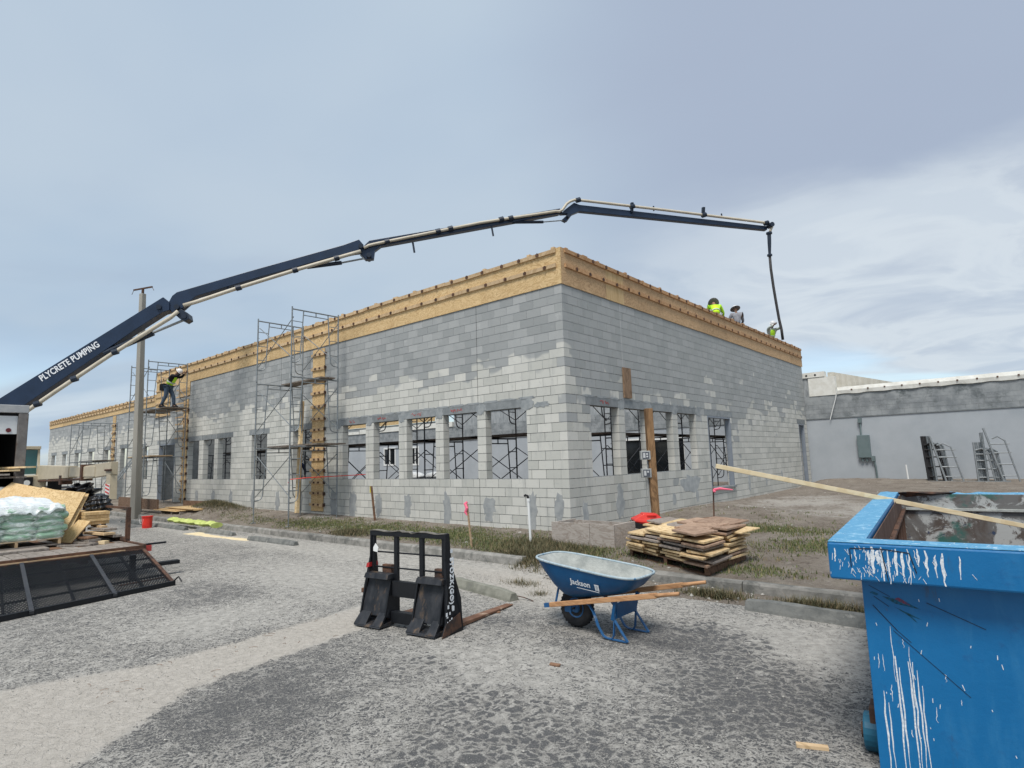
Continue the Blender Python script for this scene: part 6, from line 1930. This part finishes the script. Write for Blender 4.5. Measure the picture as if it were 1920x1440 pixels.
# far rim, bent and torn near the corner
mb = MB(); L_ = []
for i in range(40):
    x = DW * i / 39; tear = math.exp(-((x - .38) / .22) ** 2)
    z = DH - .01 - .05 * tear + .012 * math.sin(i * 1.3) * (1 if x < 1 else .2)
    L_.append([dp_(x, DL - .19, z - .10), dp_(x, DL, z - bh), dp_(x, DL, z), dp_(x, DL - .17, z - .01)])
mb.loft(L_).build('far_rim', DR_, dm)
mb = MB(); mb.quad(dp_(.17, DL - .2, DH - .005), dp_(.30, DL - .28, DH + .012), dp_(.52, DL - .26, DH - .01), dp_(.75, DL - .2, DH + .004), dp_(.60, DL - .17, DH - .06), dp_(.25, DL - .17, DH - .08))
o = mb.build('torn_sheet', RUST, dm); o.modifiers.new('s', 'SOLIDIFY').thickness = .006
# stiffeners on the side wall and a roller at the corner
for k in range(5):
    dbox(ov - .07, ov - .002, .9 + k * .8, 1.0 + k * .8, .15, DH - bh - .01, 'stiffener', DS)
ro = MB().tube(dp_(ov - .09, .42, .115), dp_(ov + .12, .42, .115), .11, 20).build('roller', wear('roller_blue', (.01, .09, .15), (.02, .12, .19), 6, .5, (.25, .28, .28), (.55, .68)), dm, bevel=.01)
MB().tube(dp_(ov - .105, .42, .115), dp_(ov - .095, .42, .115), .045, 12).build('hub', RUST, ro)
dbox(ov - .05, ov - .012, .34, .50, .16, .28, 'roller_bracket', RUST)
# paint drips, scratches and marks: thin coats on the near face
def dripline(x, z0, z1, w, mb, y=-.0015, seed=0):
    rr_ = random.Random(seed); n = 7; L_ = []
    for i in range(n + 1):
        t_ = i / n; z = z0 + (z1 - z0) * t_; ww = w * .62 * (.45 + .6 * math.sin(math.pi * min(t_ * 1.15, 1)) + rr_.uniform(-.15, .2)); xx = x + rr_.uniform(-.004, .004)
        L_.append([dp_(xx - ww / 2, y, z), dp_(xx + ww / 2, y, z), dp_(xx + ww / 2, y + .002, z), dp_(xx - ww / 2, y + .002, z)])
    mb.loft(L_)
mb = MB(); rr = random.Random(5)
zt = DH - .02
for x, w in ((.035, .012), (.14, .01), (.205, .018), (.225, .03), (.25, .035), (.27, .02), (.30, .014), (.335, .022), (.365, .024), (.395, .012), (.44, .016), (.475, .016), (.515, .013), (.545, .022), (.62, .012)):
    dripline(x, zt - rr.uniform(0, .03), DH - bh + (rr.uniform(-.004, .05) if rr.random() < .7 else .1), w, mb, seed=int(x * 1000))
for i in range(110):
    x = abs(rr.gauss(.25, .12)); z = DH - rr.uniform(.03, .2)
    a_ = rr.uniform(-.9, .9); l = rr.uniform(.006, .022)
    mb.obox(dp_(x, -.001, z), DX * l * .6 * math.sin(a_) + Vector((0, 0, l * math.cos(a_))), DY * .001, DX * .0013)
mb.build('paint_drip', DRIP, dm)['kind'] = 'stuff'
mb = MB()
yw = ov - .0115
def drip2(x, z0, z1, w, s_):
    dripline(x, z0, z1, w, mb, yw, s_)
for x, z0, z1, w in ((.265, .82, .52, .006), (.275, .66, .04, .014), (.29, .60, .04, .012), (.345, .72, .40, .006), (.335, .64, .04, .012), (.352, .64, .04, .010), (.37, .60, .04, .012), (.385, .52, .04, .010), (.19, .66, .58, .006), (.215, .66, .57, .005), (.20, .46, .04, .014), (.222, .40, .04, .010), (.24, .5, .41, .006), (.32, .76, .71, .004), (.44, .42, .34, .005), (.50, .6, .56, .004), (.56, .48, .45, .004)):
    drip2(x, z0, z1, w, int(x * 991))
for i in range(26):
    x = rr.uniform(.16, .8); z = rr.uniform(.2, 1.0); l = rr.uniform(.003, .014)
    mb.obox(dp_(x, yw + .0005, z), Vector((0, 0, l)) + DX * l * rr.uniform(-.3, .3), DY * .001, DX * .0018)
mb.build('paint_drip', DRIP, dm)['kind'] = 'stuff'
mb = MB()
def scr(x0, z0, x1, z1, w): mb.beam(dp_(x0, yw, z0), dp_(x1, yw, z1), .002, w, (0, 0, 1))
scr(.19, .93, .30, .80, .004); scr(.30, .80, .36, .745, .002); scr(.18, 1.04, .28, .985, .0025); scr(.28, .80, .60, .50, .002); scr(.45, .97, .7, .86, .003); scr(.2, .98, .27, .93, .003)
mb.build('scratch', flat('scratch_dark', (.01, .02, .04), .7), dm)
mb = MB(); mb.prism([dp_(.30, yw, .975), dp_(.34, yw, .955), dp_(.375, yw, .945), dp_(.36, yw, .962), dp_(.32, yw, .985)], DY * .0015); mb.build('red_scuff', wear('scuff_red', (.24, .03, .05), (.03, .08, .17), 60, .6), dm)
mb = MB()
for q in ([(.24, .985), (.30, .95), (.42, .93), (.34, .972)], [(.30, .93), (.36, .89), (.42, .875), (.37, .90)], [(.35, .90), (.385, .865), (.40, .855), (.375, .888)], [(.18, 1.0), (.215, .985), (.225, .995), (.195, 1.008)]):
    mb.prism([dp_(a_, yw + .0005, b_) for a_, b_ in q], DY * .001)
mb.build('green_scuff', wear('scuff_green', (.006, .045, .05), (.0, .10, .22), 60, .6), dm)
mb = MB()
for p, q in (((.115, DH - .04), (.115, DH - .14)), ((.115, DH - .035), (.27, DH - .03)), ((.27, DH - .03), (.29, DH - .2)), ((.27, DH - .03), (.40, DH - .045)), ((.40, DH - .045), (.425, DH - .15))):
    mb.beam(dp_(p[0], -.002, p[1]), dp_(q[0], -.002, q[1]),   .003, .004, (0, 0, 1) if p[1] - q[1] < .05 else (1, 0, 0))
mb.build('weld_crack', flat('crack_dark', (.015, .01, .01), .8), dm)

# long board leaning out of the dumpster
Pm = Vector((6.11, -3.12, 1.335)); rv = Vector((.752, .657, 0)).normalized()
a = Pm - rv * 1.62 + Vector((0, 0, .36)); b = Pm + rv * 1.9 - Vector((0, 0, .43))
o = MB().beam(a, b, .036, .048, (0, 0, 1)).build('long_board', LUMBB, bevel=.003); settle(o, Pm)
tag(o, 'long pale timber leaning out of the blue dumpster across its rim', 'timber')
o = MB().obox((6.20, -6.25, .012), Vector((.135, .055, 0)) * .62, Vector((-.02, .05, 0)) * .4, (0, 0, .010)).build('wood_scrap', LUM); settle(o, (6.2, -6.25, 0))
tag(o, 'short pale wood scrap on the asphalt near the dumpster roller', 'wood scrap')
o = MB().obox((4.03, -6.0, .009), (.05, .008, 0), (-.004, .016, .004), (0, 0, .005)).build('wood_chip', LUMR); settle(o, (4.03, -6, 0))
tag(o, 'small brown wood chip on the asphalt below the wheelbarrow', 'wood scrap')
o = MB().obox((2.36, -4.95, .009), (.05, .02, 0), (-.006, .016, .004), (0, 0, .005)).build('wood_chip', LUMR); settle(o, (2.36, -4.95, 0))
tag(o, 'small reddish wood chip lying just past the tip of the rusty fork', 'wood scrap')
mb = MB(); mb.path([(2.1, -4.33, .06), (2.22, -4.25, .03), (2.4, -4.28, .012)], .007, 6); o = mb.build('rebar', RUST); settle(o, (2.1, -4.33, 0))
tag(o, 'bent rusty rebar end sticking out of the askew wheel stop', 'rebar')
# twigs on the sandy strip
mb = MB(); rr = random.Random(9)
for i in range(26):
    y = rr.uniform(-8.8, -5.8); x = float(np.interp(y, [-9.2, -6], [1.5, 1.15])) + rr.uniform(-.4, .4); a_ = rr.uniform(0, 6.28); l = rr.uniform(.02, .09)
    mb.path([(x, y, .008), (x + l * math.cos(a_) * .5, y + l * math.sin(a_) * .5 + .01, .012), (x + l * math.cos(a_), y + l * math.sin(a_), .007)], .0018, 4)
tag(mb.build('twigs', LUMR), 'thin dry twigs scattered on the sandy strip', 'twigs', kind='stuff')
# white sand bags inside
for i, (x, lb) in enumerate(((-8.2, 'white sack lying inside, behind the third window of the row'), (-9.4, 'second white sack lying inside, behind the third window of the row'))):
    tag(blobmesh('bag', (x, 3.6, 1.32), .5, .3, .16, WHITE, 60 + i, .12), lb, 'bag')
o = MB().box(-10, -7.6, 3.2, 4.0, .44, 1.18).build('supply_stack', DARKIN); settle(o, (-8.8, 3.6, .44)); tag(o, 'dark stack of supplies under the white sacks inside the building', 'supplies')

# ------------------------------------------------------------------ people
def person(label, loc, yaw, lean=.1, hands=((.35, .15, -.35), (.35, -.15, -.35)), foot=.12, knees=0.0, shirt=GREYC, trousers=JEAN, vest=LIME, hat='white', head_tilt=0.0, scale=1.0):
    """local +x is the way the person faces; hands are offsets from the shoulders"""
    t = thing('person', label, 'person', (0, 0, 0), 'people working on the site', world=False)
    t.location = loc; t.rotation_euler = (0, 0, yaw); t.scale = (scale,) * 3
    hz = .93 - knees * .25
    pel = Vector((0, 0, hz)); L_ = Vector((math.sin(lean), 0, math.cos(lean)))
    ch = pel + L_ * .42; nk = pel + L_ * .56; hl = lean + head_tilt; H_ = Vector((math.sin(hl), 0, math.cos(hl)))
    hd = nk + H_ * .16; top = nk + H_ * .27
    V = [pel, pel + L_ * .2, ch, nk, hd, top]; E_ = [(0, 1), (1, 2), (2, 3), (3, 4), (4, 5)]; Rr = [.09, .085, .07, .045, .085, .06]
    sh = []
    for s_, off in ((1, hands[0]), (-1, hands[1])):
        i0 = len(V); S = ch + L_ * .08 + Vector((0, s_ * .19, 0)); Hn = S + Vector(off)
        el = (S + Hn) / 2 + Vector((-.03, s_ * .07, -.10 if Vector(off).length < .5 else -.02))
        V += [S, el, Hn]; Rr += [.035, .034, .028]; E_ += [(2, i0), (i0, i0 + 1), (i0 + 1, i0 + 2)]; sh.append((S, el, Hn))
    lg = []
    for s_ in (1, -1):
        i0 = len(V); hp = pel + Vector((0, s_ * .09, -.06)); fx = foot * s_
        an = Vector((fx, s_ * .12, .08)); kn = (hp + an) / 2 + Vector((.05 + knees * .2, 0, 0))
        V += [hp, kn, an, an + Vector((.14, 0, -.045))]; Rr += [.08, .05, .038, .035]
        E_ += [(0, i0), (i0, i0 + 1), (i0 + 1, i0 + 2), (i0 + 2, i0 + 3)]; lg.append((hp, kn, an))

    def skin(name, V, E_, Rr, mat, sub=1):
        me = bpy.data.meshes.new(name); me.from_pydata([tuple(v) for v in V], E_, [])
        me.materials.append(mat)
        o = bpy.data.objects.new(name, me); COL.objects.link(o); o.parent = t
        md = o.modifiers.new('skin', 'SKIN'); md.use_smooth_shade = True
        if not me.skin_vertices: me.attributes
        for i, r in enumerate(Rr):
            sv = me.skin_vertices[0].data[i]; sv.radius = (r, r * (1.0)); sv.use_root = (i == 0)
        o.modifiers.new('sub', 'SUBSURF').levels = sub; o.modifiers['sub'].render_levels = sub
        return o
    skin('body', V, E_, Rr, SKIN)
    # shirt: torso and sleeves
    Vs = [pel + L_ * .02, pel + L_ * .2, ch, ch + L_ * .10]; Es = [(0, 1), (1, 2), (2, 3)]; Rs = [.152, .14, .158, .085]
    for (S, el, Hn) in sh:
        i0 = len(Vs); Vs += [S, el, el.lerp(Hn, .82)]; Es += [(2, i0), (i0, i0 + 1), (i0 + 1, i0 + 2)]; Rs += [.082, .058, .045]
    skin('shirt', Vs, Es, Rs, shirt)
    Vt = [pel]; Et = []; Rt = [.150]
    for (hp, kn, an) in lg:
        i0 = len(Vt); Vt += [hp, kn, an]; Et += [(0, i0), (i0, i0 + 1), (i0 + 1, i0 + 2)]; Rt += [.112, .078, .062]
    skin('trousers', Vt, Et, Rt, trousers)
    mb = MB()
    for (hp, kn, an) in lg:
        mb.loft([[an + Vector((x * q, y * q * .9, z)) for x, y in ((-.08, -.045), (.17, -.045), (.2, 0), (.17, .045), (-.08, .045))] for z, q in ((-.08, 1.0), (-.045, 1.0), (.0, .65), (.05, .55))])
    mb.build('boots', BLKC, t)
    if vest:
        skin('vest', [pel + L_ * .04, pel + L_ * .2, ch, ch + L_ * .09], [(0, 1), (1, 2), (2, 3)], [.166, .156, .176, .10], vest)
        mb = MB()
        c = pel + L_ * .2; a_ = L_
        ring_ = lambda c, r, n=20: [c + Vector((math.cos(2 * math.pi * i / n) * r * L_.z, math.sin(2 * math.pi * i / n) * r, -math.cos(2 * math.pi * i / n) * r * L_.x)) for i in range(n)]
        mb.loft([ring_(c - L_ * .025, .166), ring_(c + L_ * .025, .166)]); mb.build('reflective_band', PALEC, t)
    # hard hat and brim
    up = H_; fw = Vector((up.z, 0, -up.x)); c = hd + up * .045
    def rg(r, h, k=1.0, n=18): return [c + fw * (math.cos(2 * math.pi * i / n) * r * k) + Vector((0, math.sin(2 * math.pi * i / n) * r, 0)) + up * h for i in range(n)]
    MB().loft([rg(.125, .0, 1.1), rg(.122, .04, 1.08), rg(.10, .09, 1.05), rg(.05, .125), rg(.005, .13)]).build('hard_hat', HATW if hat != 'dark' else HATG, t, smooth=True)
    wide = hat in ('wide', 'dark')
    MB().loft([rg(.12, .01, 1.1), rg(.20 if wide else .145, -.012, 1.15), rg(.20 if wide else .145, -.018, 1.15), rg(.12, -.002, 1.1)]).build('hat_brim', HATG if wide else HATW, t, smooth=True)
    # face features
    mb = MB(); mb.obox(hd + fw * .105 + up * -.02, fw * .018, Vector((0, .011, 0)), up * .022)
    for s_ in (-1, 1): mb.obox(hd + Vector((0, s_ * .088, 0)) - up * .01, fw * .016, Vector((0, .009, 0)), up * .026)
    mb.build('nose_and_ears', SKIN, t)
    mb = MB()
    for s_ in (-1, 1): mb.obox(hd + fw * .088 + Vector((0, s_ * .034, 0)) + up * .005, fw * .006, Vector((0, .013, 0)), up * .006)
    mb.obox(hd + fw * .09 - up * .055, fw * .005, Vector((0, .022, 0)), up * .004); mb.build('eyes_and_mouth', BLKC, t)
    for (S, el, Hn) in sh:
        d = (Hn - el).normalized(); sd2 = d.cross(Vector((0, 0, 1)));
        sd2 = sd2.normalized() if sd2.length > .1 else Vector((0, 1, 0)); n2 = d.cross(sd2)
        mb = MB(); mb.obox(Hn + d * .045, d * .045, sd2 * .038, n2 * .014)
        for k, l in enumerate((.065, .075, .07, .055)):
            b0 = Hn + d * .085 + sd2 * (-.028 + .019 * k); m0 = b0 + d * l * .55 - n2 * .012
            mb.path([b0, m0, m0 + d * l * .3 - n2 * .03], [.009, .008, .006], 6)
        b0 = Hn + d * .02 + sd2 * .035; mb.path([b0, b0 + d * .03 + sd2 * .025 - n2 * .01, b0 + d * .06 + sd2 * .02 - n2 * .03], [.011, .010, .007], 6)
        mb.build('hand', SKIN, t)
    return t


ZP = 6.086
person('person bent over in a bright lime vest at the roof edge, nearest the building corner', (-.55, 10.35, ZP), R(120), .62, ((.3, .1, -.45), (.3, -.1, -.45)), .12, .95, LIME, GREYC, LIMEB, 'dark', .3)
person('person in a grey shirt with a wide sun brim, middle of three on the wall', (-1.0, 13.75, ZP), R(131), .12, ((.28, .1, -.4), (.3, -.1, -.38)), .1, 0, GREYC, JEAN, None, 'wide', .25)
pt_ = person('person in a pale shirt gripping the pump hose at the far end of the wall', (-.92, 17.72, ZP), R(-45), .30, ((.50, -.05, .0), (.50, .05, .10)), .18, .35, PALEC, GREYC, LIME, 'white', .2)
wk = person('person in a black shirt, lime vest and jeans leaning to the wall on the scaffold', (-19.6, -1.15, .40 + 2 * FH + .05), R(40), .55, ((.36, -.05, .12), (.38, .05, .08)), .20, .15, BLKC, JEAN, LIME, 'plain', .35)
wk2 = MB(); wk2.loft([[(-.34, y, z) for y, z in ((-.06, .98), (.14, .98), (.14, .72), (-.06, .70))], [(-.14, y, z) for y, z in ((-.08, 1.02), (.16, 1.02), (.15, .70), (-.08, .70))]])
wk2.build('tool_bag', BLKC, wk, bevel=.02)
person('person in dark blue with a lime vest and wide hat inside the far window trio', (-16.4, 3.0, .44), R(-30), .1, ((.1, .1, -.5), (.1, -.1, -.5)), .1, 0, flat('navy_shirt', (.01, .02, .06), .8), JEAN, LIME, 'wide', .1)
person('person all in black with a cap inside, behind the leaning post window', (-11.2, 1.6, .44), R(-90), .05, ((.1, .1, -.5), (.1, -.1, -.5)), .1, 0, BLKC, BLKC, None, 'dark', .1)
person('person in a white hard hat standing inside the far wing window', (-28.6, .9, .44), R(-60), .1, ((.1, .1, -.5), (.2, -.1, -.4)), .1, 0, PALEC, GREYC, None, 'white', .2)
# red strap on the far scaffold post
mb = MB(); mb.path([(-8.25, -1.87, 1.35), (-8.2, -1.86, 1.45), (-8.0, -1.5, 1.48), (-7.9, .6, 1.5)], .012, 5)
o = mb.build('red_strap', RED); settle(o, (-8.2, -1.87, 1.4)); tag(o, 'thin red strap strung from the near scaffold to the window opening', 'strap')

for me in list(bpy.data.meshes):
    if me.users == 0: bpy.data.meshes.remove(me)
